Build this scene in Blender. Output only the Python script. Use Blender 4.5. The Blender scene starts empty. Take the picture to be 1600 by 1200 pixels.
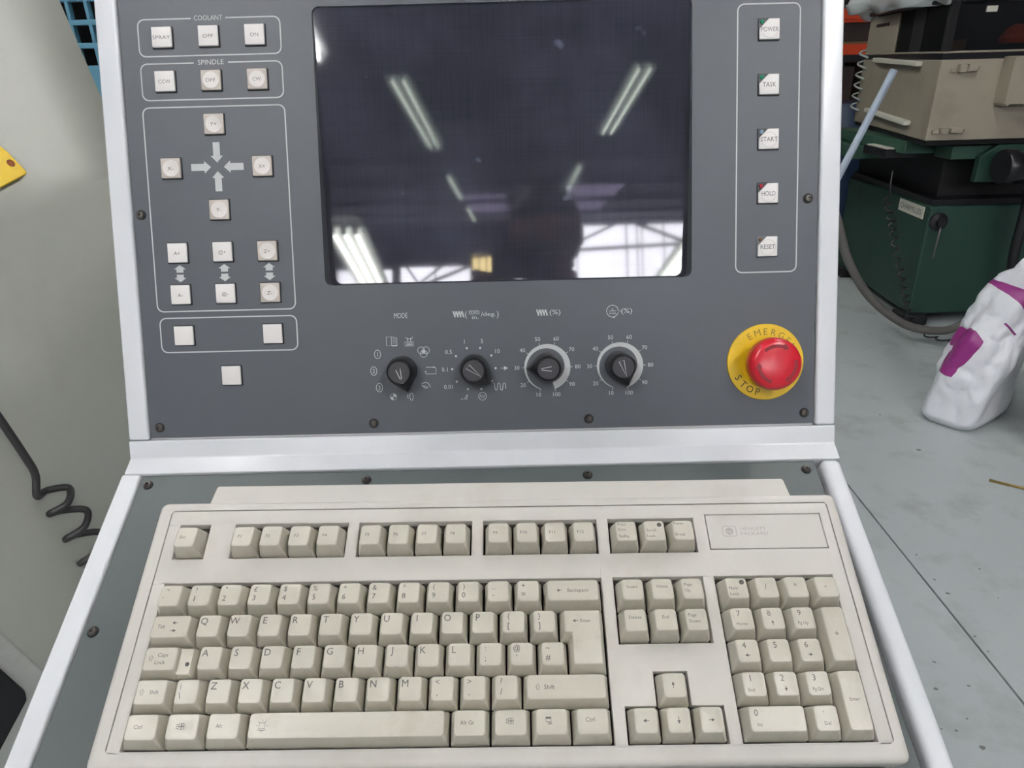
import bpy, bmesh, math, random
from mathutils import Matrix, Vector
random.seed(7)
scene = bpy.context.scene
COL = scene.collection
PI = math.pi

# ------------------------------------------------------------------ camera
CAM_H = 1.35
CR = ((0.9997050, -0.0235182, -0.0060709), (-0.0042298, -0.4146895, 0.9099531), (-0.0239179, -0.9096590, -0.4146667))
cam_d = bpy.data.cameras.new('camera'); cam_d.sensor_width = 36.0; cam_d.lens = 36.0 * 1100.0 / 1600.0
cam_d.clip_start = 0.01; cam_d.clip_end = 100
cam = bpy.data.objects.new('camera', cam_d); COL.objects.link(cam)
cam.matrix_world = Matrix(((CR[0][0], -CR[0][1], -CR[0][2], 0), (CR[1][0], -CR[1][1], -CR[1][2], 0),
                           (CR[2][0], -CR[2][1], -CR[2][2], CAM_H), (0, 0, 0, 1)))
scene.camera = cam
CAMM = cam.matrix_world.copy()
# ------------------------------------------------------------------ world, exposure
world = bpy.data.worlds.new('world'); scene.world = world; world.use_nodes = True
world.node_tree.nodes['Background'].inputs[0].default_value = (0.75, 0.85, 1.0, 1)
world.node_tree.nodes['Background'].inputs[1].default_value = 0.25
vs = scene.view_settings
vs.view_transform = 'Standard'; vs.look = 'None'; vs.gamma = 1.0; vs.exposure = 0.0; vs.use_curve_mapping = False
scene.cycles.use_light_tree = False; scene.cycles.max_bounces = 5; scene.cycles.diffuse_bounces = 3; scene.cycles.glossy_bounces = 3; scene.cycles.transparent_max_bounces = 6; scene.cycles.adaptive_threshold = 0.03
GLAZE = 16.0      # daylight through the roof glazing
TUBE = 75.0      # fluorescent tubes

# ------------------------------------------------------------------ helpers
def lin(c):
    c = c / 255.0
    return c / 12.92 if c <= 0.04045 else ((c + 0.055) / 1.055) ** 2.4
def rgb(r, g, b): return (lin(r), lin(g), lin(b), 1.0)

MATS = {}
def mat(name, col, rough=0.5, metal=0.0, var=0.06, scale=20.0, bump=0.0, coat=0.0, emit=0.0, spec=0.5, bscale=None, dirt=None, dscale=6.0, damt=0.3):
    """principled material with a little procedural variation of colour and fine relief"""
    if name in MATS: return MATS[name]
    m = bpy.data.materials.new(name); m.use_nodes = True
    nt = m.node_tree; b = nt.nodes['Principled BSDF']
    b.inputs['Roughness'].default_value = rough; b.inputs['Metallic'].default_value = metal
    b.inputs['Specular IOR Level'].default_value = spec
    b.inputs['Coat Weight'].default_value = coat; b.inputs['Coat Roughness'].default_value = 0.12
    tc = nt.nodes.new('ShaderNodeTexCoord')
    nz = nt.nodes.new('ShaderNodeTexNoise'); nz.inputs['Scale'].default_value = scale; nz.inputs['Detail'].default_value = 2
    nt.links.new(tc.outputs['Object'], nz.inputs['Vector'])
    mx = nt.nodes.new('ShaderNodeMix'); mx.data_type = 'RGBA'
    mx.inputs[6].default_value = tuple(max(0, x * (1 - var)) for x in col[:3]) + (1,)
    mx.inputs[7].default_value = tuple(min(1, x * (1 + var)) for x in col[:3]) + (1,)
    nt.links.new(nz.outputs['Fac'], mx.inputs[0])
    out = mx.outputs[2]
    if dirt:
        n2 = nt.nodes.new('ShaderNodeTexNoise'); n2.inputs['Scale'].default_value = dscale; n2.inputs['Detail'].default_value = 4
        n2.inputs['Roughness'].default_value = 0.65
        nt.links.new(tc.outputs['Object'], n2.inputs['Vector'])
        rp = nt.nodes.new('ShaderNodeValToRGB'); rp.color_ramp.elements[0].position = 0.52; rp.color_ramp.elements[1].position = 0.75
        rp.color_ramp.elements[1].color = (damt, damt, damt, 1); rp.color_ramp.elements[0].color = (0, 0, 0, 1)
        nt.links.new(n2.outputs['Fac'], rp.inputs['Fac'])
        m2 = nt.nodes.new('ShaderNodeMix'); m2.data_type = 'RGBA'; m2.inputs[7].default_value = dirt
        nt.links.new(rp.outputs['Color'], m2.inputs[0]); nt.links.new(out, m2.inputs[6]); out = m2.outputs[2]
    nt.links.new(out, b.inputs['Base Color'])
    if bump > 0:
        n3 = nt.nodes.new('ShaderNodeTexNoise'); n3.inputs['Scale'].default_value = bscale or scale * 6; n3.inputs['Detail'].default_value = 1
        nt.links.new(tc.outputs['Object'], n3.inputs['Vector'])
        bp = nt.nodes.new('ShaderNodeBump'); bp.inputs['Strength'].default_value = bump; bp.inputs['Distance'].default_value = 0.002
        nt.links.new(n3.outputs['Fac'], bp.inputs['Height']); nt.links.new(bp.outputs['Normal'], b.inputs['Normal'])
    if emit > 0:
        b.inputs['Emission Color'].default_value = col; b.inputs['Emission Strength'].default_value = emit
    MATS[name] = m
    return m

WM = {}
def link(name, data, parent=None, M=None, mt=None):
    o = bpy.data.objects.new(name, data); COL.objects.link(o)
    M = M.copy() if M is not None else (WM[parent.name].copy() if parent else Matrix.Identity(4))
    if parent:
        o.parent = parent; o.matrix_basis = WM[parent.name].inverted() @ M
    else:
        o.matrix_basis = M
    WM[o.name] = M
    if mt is not None and data is not None and not data.materials: data.materials.append(mt)
    return o
def tag(o, label=None, cat=None, group=None, kind=None):
    if label: o['label'] = label
    if cat: o['category'] = cat
    if group: o['group'] = group
    if kind: o['kind'] = kind
    return o
def thing(name, loc, label, cat, group=None, M=None):
    o = link(name, None, None, M if M is not None else Matrix.Translation(loc))
    o.empty_display_size = 0.1
    return tag(o, label, cat, group)
def mesh(name, V, F, mt=None, smooth=False):
    me = bpy.data.meshes.new(name); me.from_pydata([tuple(v) for v in V], [], F); me.update()
    if smooth:
        for p in me.polygons: p.use_smooth = True
    if mt: me.materials.append(mt)
    return me
def bm_mesh(name, bm, mt=None, smooth=False, angle=None):
    bmesh.ops.recalc_face_normals(bm, faces=bm.faces[:])
    me = bpy.data.meshes.new(name); bm.to_mesh(me); bm.free()
    if smooth:
        for p in me.polygons: p.use_smooth = True
        if angle: 
            try: me.set_sharp_from_angle(angle=math.radians(angle))
            except Exception: pass
    if mt: me.materials.append(mt)
    return me
def box_bm(x0, x1, y0, y1, z0, z1, bev=0.0, seg=2):
    bm = bmesh.new()
    vs_ = [bm.verts.new((x, y, z)) for x in (x0, x1) for y in (y0, y1) for z in (z0, z1)]
    for f in ((0, 1, 3, 2), (4, 6, 7, 5), (0, 4, 5, 1), (2, 3, 7, 6), (0, 2, 6, 4), (1, 5, 7, 3)):
        bm.faces.new([vs_[i] for i in f])
    bmesh.ops.recalc_face_normals(bm, faces=bm.faces[:])
    if bev > 0: bmesh.ops.bevel(bm, geom=bm.edges[:], offset=bev, segments=seg, affect='EDGES', profile=0.5)
    return bm
def wn(o):
    m = o.modifiers.new('weighted_normals', 'WEIGHTED_NORMAL'); m.weight = 80; m.keep_sharp = False; return o
def box(name, mt, parent, M, x0, x1, y0, y1, z0, z1, bev=0.0, seg=2):
    o = link(name, bm_mesh(name, box_bm(x0, x1, y0, y1, z0, z1, bev, seg), mt, bev > 0), parent, M)
    return wn(o) if bev > 0 else o
def prism_bm(poly, z0, z1, bev=0.0, seg=2):
    bm = bmesh.new()
    a = [bm.verts.new((p[0], p[1], z0)) for p in poly]; b = [bm.verts.new((p[0], p[1], z1)) for p in poly]
    n = len(poly)
    bm.faces.new(a[::-1]); bm.faces.new(b)
    for i in range(n): bm.faces.new((a[i], a[(i + 1) % n], b[(i + 1) % n], b[i]))
    bmesh.ops.recalc_face_normals(bm, faces=bm.faces[:])
    if bev > 0: bmesh.ops.bevel(bm, geom=[e for e in bm.edges], offset=bev, segments=seg, affect='EDGES', profile=0.5)
    return bm
def prism(name, mt, parent, M, poly, z0, z1, bev=0.0, seg=2):
    o = link(name, bm_mesh(name, prism_bm(poly, z0, z1, bev, seg), mt, bev > 0), parent, M)
    return wn(o) if bev > 0 else o
def flat(name, mt, parent, M, polys, z=0.0):
    V = []; F = []
    for p in polys:
        k = len(V); V += [(q[0], q[1], z) for q in p]; F.append(list(range(k, k + len(p))))
    return link(name, mesh(name, V, F, mt), parent, M)
def rrect(x0, x1, y0, y1, r, n=5):
    P = []
    for cx, cy, a0 in ((x1 - r, y1 - r, 0), (x0 + r, y1 - r, PI / 2), (x0 + r, y0 + r, PI), (x1 - r, y0 + r, 1.5 * PI)):
        for i in range(n + 1):
            a = a0 + PI / 2 * i / n; P.append((cx + r * math.cos(a), cy + r * math.sin(a)))
    return P
def strip(pts, w, closed=False):
    """flat ribbon polygons (quads) along a 2D polyline"""
    n = len(pts); L = []; Rr = []
    for i in range(n):
        a = Vector(pts[(i - 1) % n] if closed or i > 0 else pts[0]); b = Vector(pts[(i + 1) % n] if closed or i < n - 1 else pts[-1])
        d = (b - a); d = d.normalized() if d.length > 1e-9 else Vector((1, 0)); nn = Vector((-d.y, d.x)) * (w / 2); p = Vector(pts[i])
        L.append(p + nn); Rr.append(p - nn)
    return [[tuple(L[i]), tuple(Rr[i]), tuple(Rr[(i + 1) % n]), tuple(L[(i + 1) % n])] for i in range(n if closed else n - 1)]
def circle(cx, cy, r, n=24, a0=0.0): return [(cx + r * math.cos(a0 + 2 * PI * i / n), cy + r * math.sin(a0 + 2 * PI * i / n)) for i in range(n)]
def arc(cx, cy, r, a0, a1, n=24): return [(cx + r * math.cos(math.radians(a0 + (a1 - a0) * i / n)), cy + r * math.sin(math.radians(a0 + (a1 - a0) * i / n))) for i in range(n + 1)]
def tube_mesh(name, pts, r, mt=None, sides=8, cap=True):
    """round tube swept along 3D points; r a number or one per point"""
    V = []; F = []; n = len(pts); P = [Vector(p) for p in pts]
    prev = None
    for i in range(n):
        d = (P[min(i + 1, n - 1)] - P[max(i - 1, 0)]).normalized()
        if prev is None:
            u = d.orthogonal().normalized()
        else:
            u = prev - d * prev.dot(d); u = u.normalized() if u.length > 1e-6 else d.orthogonal().normalized()
        prev = u; v = d.cross(u); rr = r[i] if isinstance(r, (list, tuple)) else r
        for k in range(sides):
            a = 2 * PI * k / sides; V.append(P[i] + u * (rr * math.cos(a)) + v * (rr * math.sin(a)))
    for i in range(n - 1):
        for k in range(sides):
            F.append((i * sides + k, i * sides + (k + 1) % sides, (i + 1) * sides + (k + 1) % sides, (i + 1) * sides + k))
    if cap:
        F.append(tuple(range(sides))[::-1]); F.append(tuple((n - 1) * sides + k for k in range(sides)))
    me = mesh(name, V, F, mt, True)
    return me
def lathe_mesh(name, prof, mt=None, n=32, ang=40):
    """profile [(r,z)...] turned about local z"""
    bm = bmesh.new(); rings = []
    for r, z in prof:
        if r < 1e-6: rings.append([bm.verts.new((0, 0, z))])
        else: rings.append([bm.verts.new((r * math.cos(2 * PI * k / n), r * math.sin(2 * PI * k / n), z)) for k in range(n)])
    for a, b in zip(rings[:-1], rings[1:]):
        for k in range(n):
            if len(a) == 1 and len(b) == 1: continue
            if len(a) == 1: bm.faces.new((a[0], b[k], b[(k + 1) % n]))
            elif len(b) == 1: bm.faces.new((a[k], a[(k + 1) % n], b[0]))
            else: bm.faces.new((a[k], a[(k + 1) % n], b[(k + 1) % n], b[k]))
    return bm_mesh(name, bm, mt, True, ang)
def catmull(pts, sub=6):
    P = [Vector(p) for p in pts]; out = []
    for i in range(len(P) - 1):
        p0 = P[max(i - 1, 0)]; p1 = P[i]; p2 = P[i + 1]; p3 = P[min(i + 2, len(P) - 1)]
        for k in range(sub):
            t = k / sub
            out.append(0.5 * ((2 * p1) + (p2 - p0) * t + (2 * p0 - 5 * p1 + 4 * p2 - p3) * t * t + (3 * p1 - p0 - 3 * p2 + p3) * t ** 3))
    out.append(P[-1]); return out
TXT = {}
def text_mesh(s):
    """unit text: cap height normalised so that 'H' is 1 high, left baseline at 0,0"""
    if s in TXT: return TXT[s]
    def raw(q):
        cu = bpy.data.curves.new('lettering', 'FONT'); cu.body = q; cu.size = 1.0; cu.resolution_u = 2
        ob = bpy.data.objects.new('lettering', cu); COL.objects.link(ob)
        bpy.context.view_layer.update()
        me = bpy.data.meshes.new_from_object(ob.evaluated_get(bpy.context.evaluated_depsgraph_get()))
        V = [tuple(v.co[:2]) for v in me.vertices]; F = [tuple(p.vertices) for p in me.polygons]
        bpy.data.objects.remove(ob); bpy.data.curves.remove(cu); bpy.data.meshes.remove(me)
        return V, F
    if '_H' not in TXT:
        V, F = raw('H'); TXT['_H'] = max(v[1] for v in V)
    V, F = raw(s); k = 1.0 / TXT['_H']
    V = [(x * k, y * k) for x, y in V]
    TXT[s] = (V, F); return TXT[s]
def text_geo(s, x, y, h, align='c', rot=0.0, w=None, bold=0.0):
    """vertices and faces of a text centred (or left aligned) about x,y with capital height h"""
    V, F = text_mesh(s)
    if not V: return [], []
    x0 = min(v[0] for v in V); x1 = max(v[0] for v in V)
    sx = h if w is None else w / max(1e-6, (x1 - x0))
    ox = -(x0 + x1) / 2 if align == 'c' else -x0
    c, s_ = math.cos(rot), math.sin(rot); out = []
    for vx, vy in V:
        a = (vx + ox) * sx; b = (vy - 0.5) * h
        out.append((x + a * c - b * s_, y + a * s_ + b * c))
    return out, F
class Print:
    """flat print gathered on one surface, in mm"""
    def __init__(s): s.V = []; s.F = []
    def text(s, *a, **k):
        V, F = text_geo(*a, **k); o = len(s.V); s.V += V; s.F += [tuple(i + o for i in f) for f in F]; return s
    def polys(s, P):
        for p in P:
            o = len(s.V); s.V += [tuple(q[:2]) for q in p]; s.F.append(tuple(range(o, o + len(p))))
        return s
    def line(s, pts, w, closed=False): return s.polys(strip(pts, w, closed))
    def build(s, name, mt, parent, M, z=0.00012, label=None):
        V = [(x * 0.001, y * 0.001, z) for x, y in s.V]
        o = link(name, mesh(name, V, s.F, mt), parent, M)
        if label: o['label'] = label
        return o
def arrow_poly(x, y, ang, L, sw, hw, hl):
    """arrow with its tip at x,y pointing along ang"""
    c, s = math.cos(ang), math.sin(ang)
    P = [(0, 0), (-hl, hw / 2), (-hl, sw / 2), (-L, sw / 2), (-L, -sw / 2), (-hl, -sw / 2), (-hl, -hw / 2)]
    return [(x + a * c - b * s, y + a * s + b * c) for a, b in P]
def frame(o, ax, ay, az):
    return Matrix(((ax[0], ay[0], az[0], o[0]), (ax[1], ay[1], az[1], o[1]), (ax[2], ay[2], az[2], o[2]), (0, 0, 0, 1)))
def T(x, y, z): return Matrix.Translation((x, y, z))
mm = 0.001

# ------------------------------------------------------------------ materials
m_white = mat('white_enamel', rgb(230, 233, 236), 0.22, var=0.015, coat=0.3, dirt=rgb(190, 185, 178), damt=0.12, dscale=9)
m_panel = mat('grey_panel_paint', rgb(86, 90, 96), 0.42, var=0.03, scale=60, bump=0.05, bscale=1500, dirt=rgb(80, 82, 86), damt=0.25, dscale=7, spec=0.4)
m_print = mat('white_print', rgb(196, 198, 198), 0.5, var=0.03)
m_beige = mat('keyboard_shell_plastic', rgb(211, 208, 200), 0.45, var=0.02, bump=0.04, bscale=1800, dirt=rgb(178, 168, 150), damt=0.35, dscale=11)
m_key = mat('keycap_plastic', rgb(205, 201, 186), 0.3, var=0.03, scale=70, bump=0.04, bscale=1500, dirt=rgb(170, 160, 138), damt=0.35, dscale=45)
m_leg = mat('key_legend_ink', rgb(95, 93, 90), 0.6, var=0.05)
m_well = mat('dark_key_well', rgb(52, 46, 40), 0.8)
m_black = mat('black_plastic', rgb(24, 24, 27), 0.3, var=0.1)
m_blackmatt = mat('black_rubber', rgb(22, 22, 24), 0.65, var=0.15, bump=0.1)
m_cap = mat('button_cap_cream', rgb(238, 235, 231), 0.35, var=0.02, scale=90)
m_capw = mat('worn_button_cap', rgb(206, 197, 187), 0.4, var=0.08, scale=200)
m_disc = mat('worn_button_disc', rgb(232, 227, 221), 0.35, var=0.05, scale=200)
m_ink = mat('button_ink', rgb(105, 103, 108), 0.6)
m_rim = mat('button_bezel_black', rgb(40, 42, 46), 0.4)
m_rimg = mat('button_bezel_grey', rgb(105, 108, 115), 0.4)
m_steel = mat('screw_steel', rgb(90, 86, 82), 0.35, metal=0.8, var=0.2)
m_screwd = mat('screw_socket_dark', rgb(20, 19, 18), 0.6)
m_yel = mat('yellow_plastic', rgb(236, 196, 30), 0.4, var=0.05, scale=60, dirt=rgb(190, 150, 20), damt=0.35, dscale=40)
m_red = mat('red_plastic', rgb(208, 32, 48), 0.3, var=0.04, coat=0.2)
m_redd = mat('red_groove', rgb(140, 14, 28), 0.4)
m_inky = mat('black_lettering', rgb(60, 52, 30), 0.6)
m_floor = mat('painted_concrete', rgb(174, 181, 181), 0.45, var=0.06, scale=3, bump=0.06, bscale=60, dirt=rgb(120, 116, 108), damt=0.4, dscale=5)
m_encl = mat('beige_machine_paint', rgb(176, 178, 168), 0.4, var=0.03, scale=5, bump=0.03, bscale=300, dirt=rgb(150, 150, 138), damt=0.3, dscale=5)
m_teal = mat('teal_plastic', rgb(104, 160, 184), 0.5, var=0.05)
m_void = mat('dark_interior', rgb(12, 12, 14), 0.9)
m_tank = mat('beige_tank_paint', rgb(152, 144, 128), 0.5, var=0.06, scale=6, dirt=rgb(120, 108, 92), damt=0.45, dscale=4)
m_green = mat('dark_green_paint', rgb(32, 62, 52), 0.5, var=0.1, scale=6, dirt=rgb(22, 34, 30), damt=0.5, dscale=5)
m_greenl = mat('green_slide_paint', rgb(48, 80, 66), 0.45, var=0.1, scale=6, dirt=rgb(25, 38, 32), damt=0.5, dscale=5)
m_alu = mat('pale_handle', rgb(206, 204, 190), 0.4, var=0.05)
m_pvc = mat('grey_pvc', rgb(136, 148, 160), 0.4, var=0.05)
m_hose = mat('grey_hose', rgb(98, 96, 92), 0.55, var=0.12, bump=0.1)
m_orange = mat('orange_rack_paint', rgb(232, 74, 28), 0.45, var=0.06)
m_bluer = mat('blue_rack_paint', rgb(30, 46, 74), 0.5, var=0.1)
m_wood = mat('pallet_wood', rgb(130, 104, 78), 0.8, var=0.2, scale=12)
m_brown = mat('brown_cardboard', rgb(110, 92, 74), 0.85, var=0.12)
m_dkgrey = mat('dark_grey_metal', rgb(52, 54, 56), 0.5, var=0.12)
m_roof = mat('dark_roof_sheet', rgb(116, 114, 138), 0.7, var=0.1, scale=2)
m_wall = mat('painted_blockwork', rgb(110, 110, 112), 0.8, var=0.06, scale=2)
m_brass = mat('brass', rgb(176, 150, 92), 0.35, metal=0.8)
m_fixture = mat('lamp_housing', rgb(205, 208, 205), 0.5)

# ------------------------------------------------------------------ setting: floor, walls, roof, glazing
FLOOR_MARKS = ((1.147, 1.353, 0.006), (1.0, 1.274, 0.006), (0.96, 1.193, 0.008), (1.168, 1.511, 0.009), (0.974, 1.039, 0.009), (0.943, 1.081, 0.005), (0.984, 1.111, 0.004), (1.041, 1.2, 0.005), (1.149, 1.303, 0.004), (1.17, 1.678, 0.006), (1.162, 1.568, 0.005), (1.497, 2.283, 0.014), (1.491, 2.573, 0.006), (1.784, 2.604, 0.006), (1.291, 1.488, 0.004), (1.313, 1.609, 0.005), (0.914, 1.086, 0.004))
fl = link('floor', None); tag(fl, kind='structure')
def slab(x0, x1, y0, y1):
    o = box('floor_slab', m_floor, fl, None, x0, x1, y0, y1, -0.15, 0.0)
    return o
JX = 1.134
for (x0, x1) in ((-9.0, -3.5), (-3.494, JX - 0.003), (JX + 0.003, 5.76), (5.766, 9.0)):
    for (y0, y1) in ((-24.2, -12.0), (-11.994, -5.0), (-4.994, 0.6), (0.606, 7.0), (7.006, 10.2)):
        slab(x0, x1, y0, y1)
tag(box('floor_base', m_void, fl, None, -9.1, 9.1, -24.3, 10.3, -0.3, -0.151))
m_stain = mat('dark_floor_stain', rgb(116, 117, 113), 0.7)
for fx_, fy_, fr_ in FLOOR_MARKS:
    rr_ = [fr_ * (0.5 + 0.5 * random.random()) for _ in range(9)]
    flat('floor_mark', m_stain, fl, None, [[(fx_ + rr_[k] * math.cos(k * 2 * PI / 9), fy_ + 0.8 * rr_[k] * math.sin(k * 2 * PI / 9)) for k in range(9)]], 0.0004)
XW = 9.0; YB = -24.1; YF = 10.1
def roof_z(y): return 3.75 - 0.2 * y if y < 0 else 3.75 + 0.05 * y
tag(box('wall_left', m_wall, None, None, -XW - 0.2, -XW, YB, YF, 0, 3.7), kind='structure')
tag(box('wall_right', m_wall, None, None, XW, XW + 0.2, YB, YF, 0, 3.7), kind='structure')
tag(box('wall_front', mat('front_wall', rgb(96, 96, 98), 0.85), None, None, -XW - 0.2, XW + 0.2, YF, YF + 0.2, 0, 4.5), kind='structure')
tag(box('wall_back', m_wall, None, None, -XW - 0.2, XW + 0.2, YB - 0.2, YB, 0, 5.9), kind='structure')
# upper wall triangles left and right
for nm, xs in (('wall_gable_left', (-XW - 0.2, -XW)), ('wall_gable_right', (XW, XW + 0.2))):
    poly = [(YB, 3.7), (YF, 3.7), (YF, roof_z(YF)), (0, roof_z(0)), (YB, roof_z(YB))]
    M = frame((xs[0], 0, 0), (0, 1, 0), (0, 0, 1), (1, 0, 0))
    tag(prism(nm, m_wall, None, M, poly, 0, 0.2), kind='structure')
# ceiling: ribbed sheeting in two slopes
def roof_sheet(name, y0, y1):
    V = []; F = []; xs = []; x = -XW - 0.2; k = 0
    while x < XW + 0.2:
        for dx, dz in ((0, 0), (0.06, 0.05), (0.14, 0.05), (0.2, 0)): xs.append((x + dx, dz))
        x += 0.25
    for (x, dz) in xs:
        V.append((x, y0, roof_z(y0) + dz)); V.append((x, y1, roof_z(y1) + dz))
    for i in range(len(xs) - 1): F.append((2 * i, 2 * i + 1, 2 * i + 3, 2 * i + 2))
    return mesh(name, V, F, m_roof)
ce = link('ceiling', None); tag(ce, kind='structure')
link('roof_sheet', roof_sheet('roof_sheet', YB, 0.0), ce)
link('roof_sheet', roof_sheet('roof_sheet', 0.0, YF), ce)
for y in (-22.3, -19.5, -16.6, -13.8, -10.9, -8.0, -5.1, -2.2, 1.6, 4.5, 7.5):
    box('purlin', m_roof, ce, None, -XW, XW, y - 0.05, y + 0.05, roof_z(y) - 0.12, roof_z(y) - 0.005)
# translucent roof lights
def emis(name, col, s):
    if name in MATS: return MATS[name]
    m = bpy.data.materials.new(name); m.use_nodes = True; nt = m.node_tree; nt.nodes.clear()
    o = nt.nodes.new('ShaderNodeOutputMaterial'); e = nt.nodes.new('ShaderNodeEmission')
    tc = nt.nodes.new('ShaderNodeTexCoord'); nz = nt.nodes.new('ShaderNodeTexNoise'); nz.inputs['Scale'].default_value = 0.9
    mx = nt.nodes.new('ShaderNodeMix'); mx.data_type = 'RGBA'
    mx.inputs[6].default_value = tuple(c * 0.85 for c in col[:3]) + (1,); mx.inputs[7].default_value = col
    nt.links.new(tc.outputs['Object'], nz.inputs['Vector']); nt.links.new(nz.outputs['Fac'], mx.inputs[0]); nt.links.new(mx.outputs[2], e.inputs['Color'])
    e.inputs['Strength'].default_value = s; nt.links.new(e.outputs[0], o.inputs[0]); MATS[name] = m; return m
m_glaze = emis('daylit_glazing', (0.93, 0.92, 1.0, 1), GLAZE)
m_skyl = emis('dirty_roof_light', (0.72, 0.62, 0.92, 1), 2.2)
m_amber = emis('amber_glazing', (1.0, 0.78, 0.36, 1), GLAZE * 0.8)
def roof_light(x0, x1, y0, y1, n):
    o = mesh('roof_light', [(x0, y0, roof_z(y0) - 0.012), (x1, y0, roof_z(y0) - 0.012), (x1, y1, roof_z(y1) - 0.012), (x0, y1, roof_z(y1) - 0.012)], [(0, 1, 2, 3)], m_skyl)
    return link('roof_light', o, ce)
roof_light(0.6, 2.6, -20.0, -13.9, 0); roof_light(-1.25, -0.15, -20.0, -15.9, 1)
# glazing in the back wall, in bays between posts
def window(n, x0, x1, z0, z1, mt, nb):
    w = link('window_%d' % n, None, None, T((x0 + x1) / 2, YB, z0)); tag(w, kind='structure')
    for i in range(nb):
        a = x0 + (x1 - x0) * i / nb; b = x0 + (x1 - x0) * (i + 1) / nb
        box('pane', mt, w, Matrix.Identity(4), a + 0.02, b - 0.02, YB - 0.02, YB - 0.01, z0, z1)
    for i in range(nb + 1):
        a = x0 + (x1 - x0) * i / nb
        box('glazing_bar', m_dkgrey, w, Matrix.Identity(4), a - 0.02, a + 0.02, YB - 0.03, YB + 0.03, z0, z1)
    return w
window(1, -8.9, -6.6, 5.9, 7.05, m_glaze, 2)
window(2, -6.4, -4.4, 5.9, 7.05, m_glaze, 2)
window(3, -4.12, -1.56, 5.9, 7.12, m_glaze, 2)
window(4, -1.50, -0.46, 5.9, 7.52, m_amber, 4)
window(5, 0.1, 6.72, 5.9, 8.50, m_glaze, 3)
window(6, 7.0, 8.9, 5.9, 8.50, m_glaze, 2)
tag(box('wall_upper_back', m_roof, None, None, -XW - 0.2, XW + 0.2, YB - 0.25, YB - 0.05, 5.9, 8.8), kind='structure')
# roof trusses in front of the glazing
def truss(name, y, label, bars):
    t = thing(name, (sum(p[1][0] for p in bars) / len(bars), y, min(p[1][1] for p in bars)), label, 'roof truss')
    for nm, p, q, r in bars: link(nm, tube_mesh(nm, [(p[0], y, p[1]), (q[0], y, q[1])], r, m_dkgrey, 6), t, Matrix.Identity(4))
    return t
truss('roof_truss', -23.6, 'dark steel roof truss across the wide bright glazing behind the photographer',
      (('bottom_chord', (0.3, 7.42), (8.8, 7.72), 0.075), ('diagonal_strut', (1.5, 7.40), (4.0, 8.55), 0.055), ('diagonal_strut', (4.05, 8.55), (6.3, 7.62), 0.075),
       ('hanger_rod', (4.05, 5.9), (4.05, 8.55), 0.03), ('hanger_rod', (4.6, 5.9), (4.6, 8.3), 0.022), ('hanger_rod', (6.3, 7.6), (6.3, 8.5), 0.022)))
truss('roof_truss', -23.6, 'dark steel roof truss across the narrower glazing beside the amber window',
      (('bottom_chord', (-8.8, 6.9), (-0.4, 7.38), 0.05), ('diagonal_strut', (-3.86, 7.1), (-3.39, 6.4), 0.04), ('diagonal_strut', (-2.3, 7.2), (-3.39, 6.4), 0.045), ('diagonal_strut', (-1.55, 7.0), (-3.2, 6.36), 0.07)))

# ------------------------------------------------------------------ fluorescent lamps
m_tube = emis('added_fluorescent_tube', (1.0, 0.985, 0.985, 1), TUBE)  # tubes of the added overhead lamps
m_tube3 = emis('near_fluorescent_tube', (0.98, 1.0, 0.93, 1), TUBE * 0.45)
m_tube2 = emis('weak_fluorescent_tube', (0.88, 1.0, 0.86, 1), TUBE * 0.15)
def lamp(x, y0, y1, zf, n, label, mt=m_tube, gap=0.065, dx=0.0, rad=0.016):
    """x at y1, drifting by dx towards y0"""
    t = thing('fluorescent_lamp', (x, (y0 + y1) / 2, zf((y0 + y1) / 2)), label, 'ceiling lamp', 'fluorescent lamps under the roof')
    I = Matrix.Identity(4); w = gap * n / 2 + 0.03; fx = lambda y: x + dx * (y1 - y) / (y1 - y0)
    V = []
    for y in (y0 - 0.05, y1 + 0.05):
        z = zf(y); c = fx(y); V += [(c - w, y, z + 0.03), (c - w * 0.6, y, z + 0.09), (c + w * 0.6, y, z + 0.09), (c + w, y, z + 0.03)]
    link('housing', mesh('housing', V, [(0, 1, 5, 4), (1, 2, 6, 5), (2, 3, 7, 6), (0, 4, 7, 3), (0, 3, 2, 1), (4, 5, 6, 7)], m_fixture), t, I)
    for i in range(n):
        o = (i - (n - 1) / 2) * gap
        link('tube', tube_mesh('tube', [(fx(y0) + o, y0, zf(y0)), (fx(y1) + o, y1, zf(y1))], rad, mt, 8), t, I)
        for yy in (y0, y1):
            c = fx(yy) + o; box('lamp_holder', m_fixture, t, I, c - 0.014, c + 0.014, yy - 0.02, yy + 0.02, zf(yy) - 0.02, zf(yy) + 0.05)
    for yy in (y0 + 0.2, y1 - 0.2):
        link('hanging_rod', tube_mesh('hanging_rod', [(fx(yy), yy, zf(yy) + 0.08), (fx(yy), yy, roof_z(yy))], 0.006, m_dkgrey, 6), t, I)
    return t
flat_ = lambda z: (lambda y: z)
r12 = lambda y: roof_z(y) - 0.15
lamp(-1.107, -5.15, -3.39, flat_(2.4), 3, 'bright three-tube lamp reflected at the lower left of the screen', m_tube3, 0.075, dx=-0.165, rad=0.013)
lamp(1.36, -5.6, -3.95, flat_(2.4), 3, 'bright three-tube lamp reflected at the lower right corner of the screen', m_tube3, 0.075, dx=0.07, rad=0.013)
lamp(-1.19, -9.6, -6.02, r12, 2, 'twin-tube lamp reflected in the upper left of the screen', m_tube2, 0.12, rad=0.012)
lamp(1.41, -8.92, -5.84, r12, 2, 'twin-tube lamp reflected in the upper right of the screen', m_tube2, 0.12, rad=0.012)
lamp(-1.23, -15.6, -12.17, r12, 1, 'faint lamp beyond the upper left lamp in the screen', m_tube2, 0.06)
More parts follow.
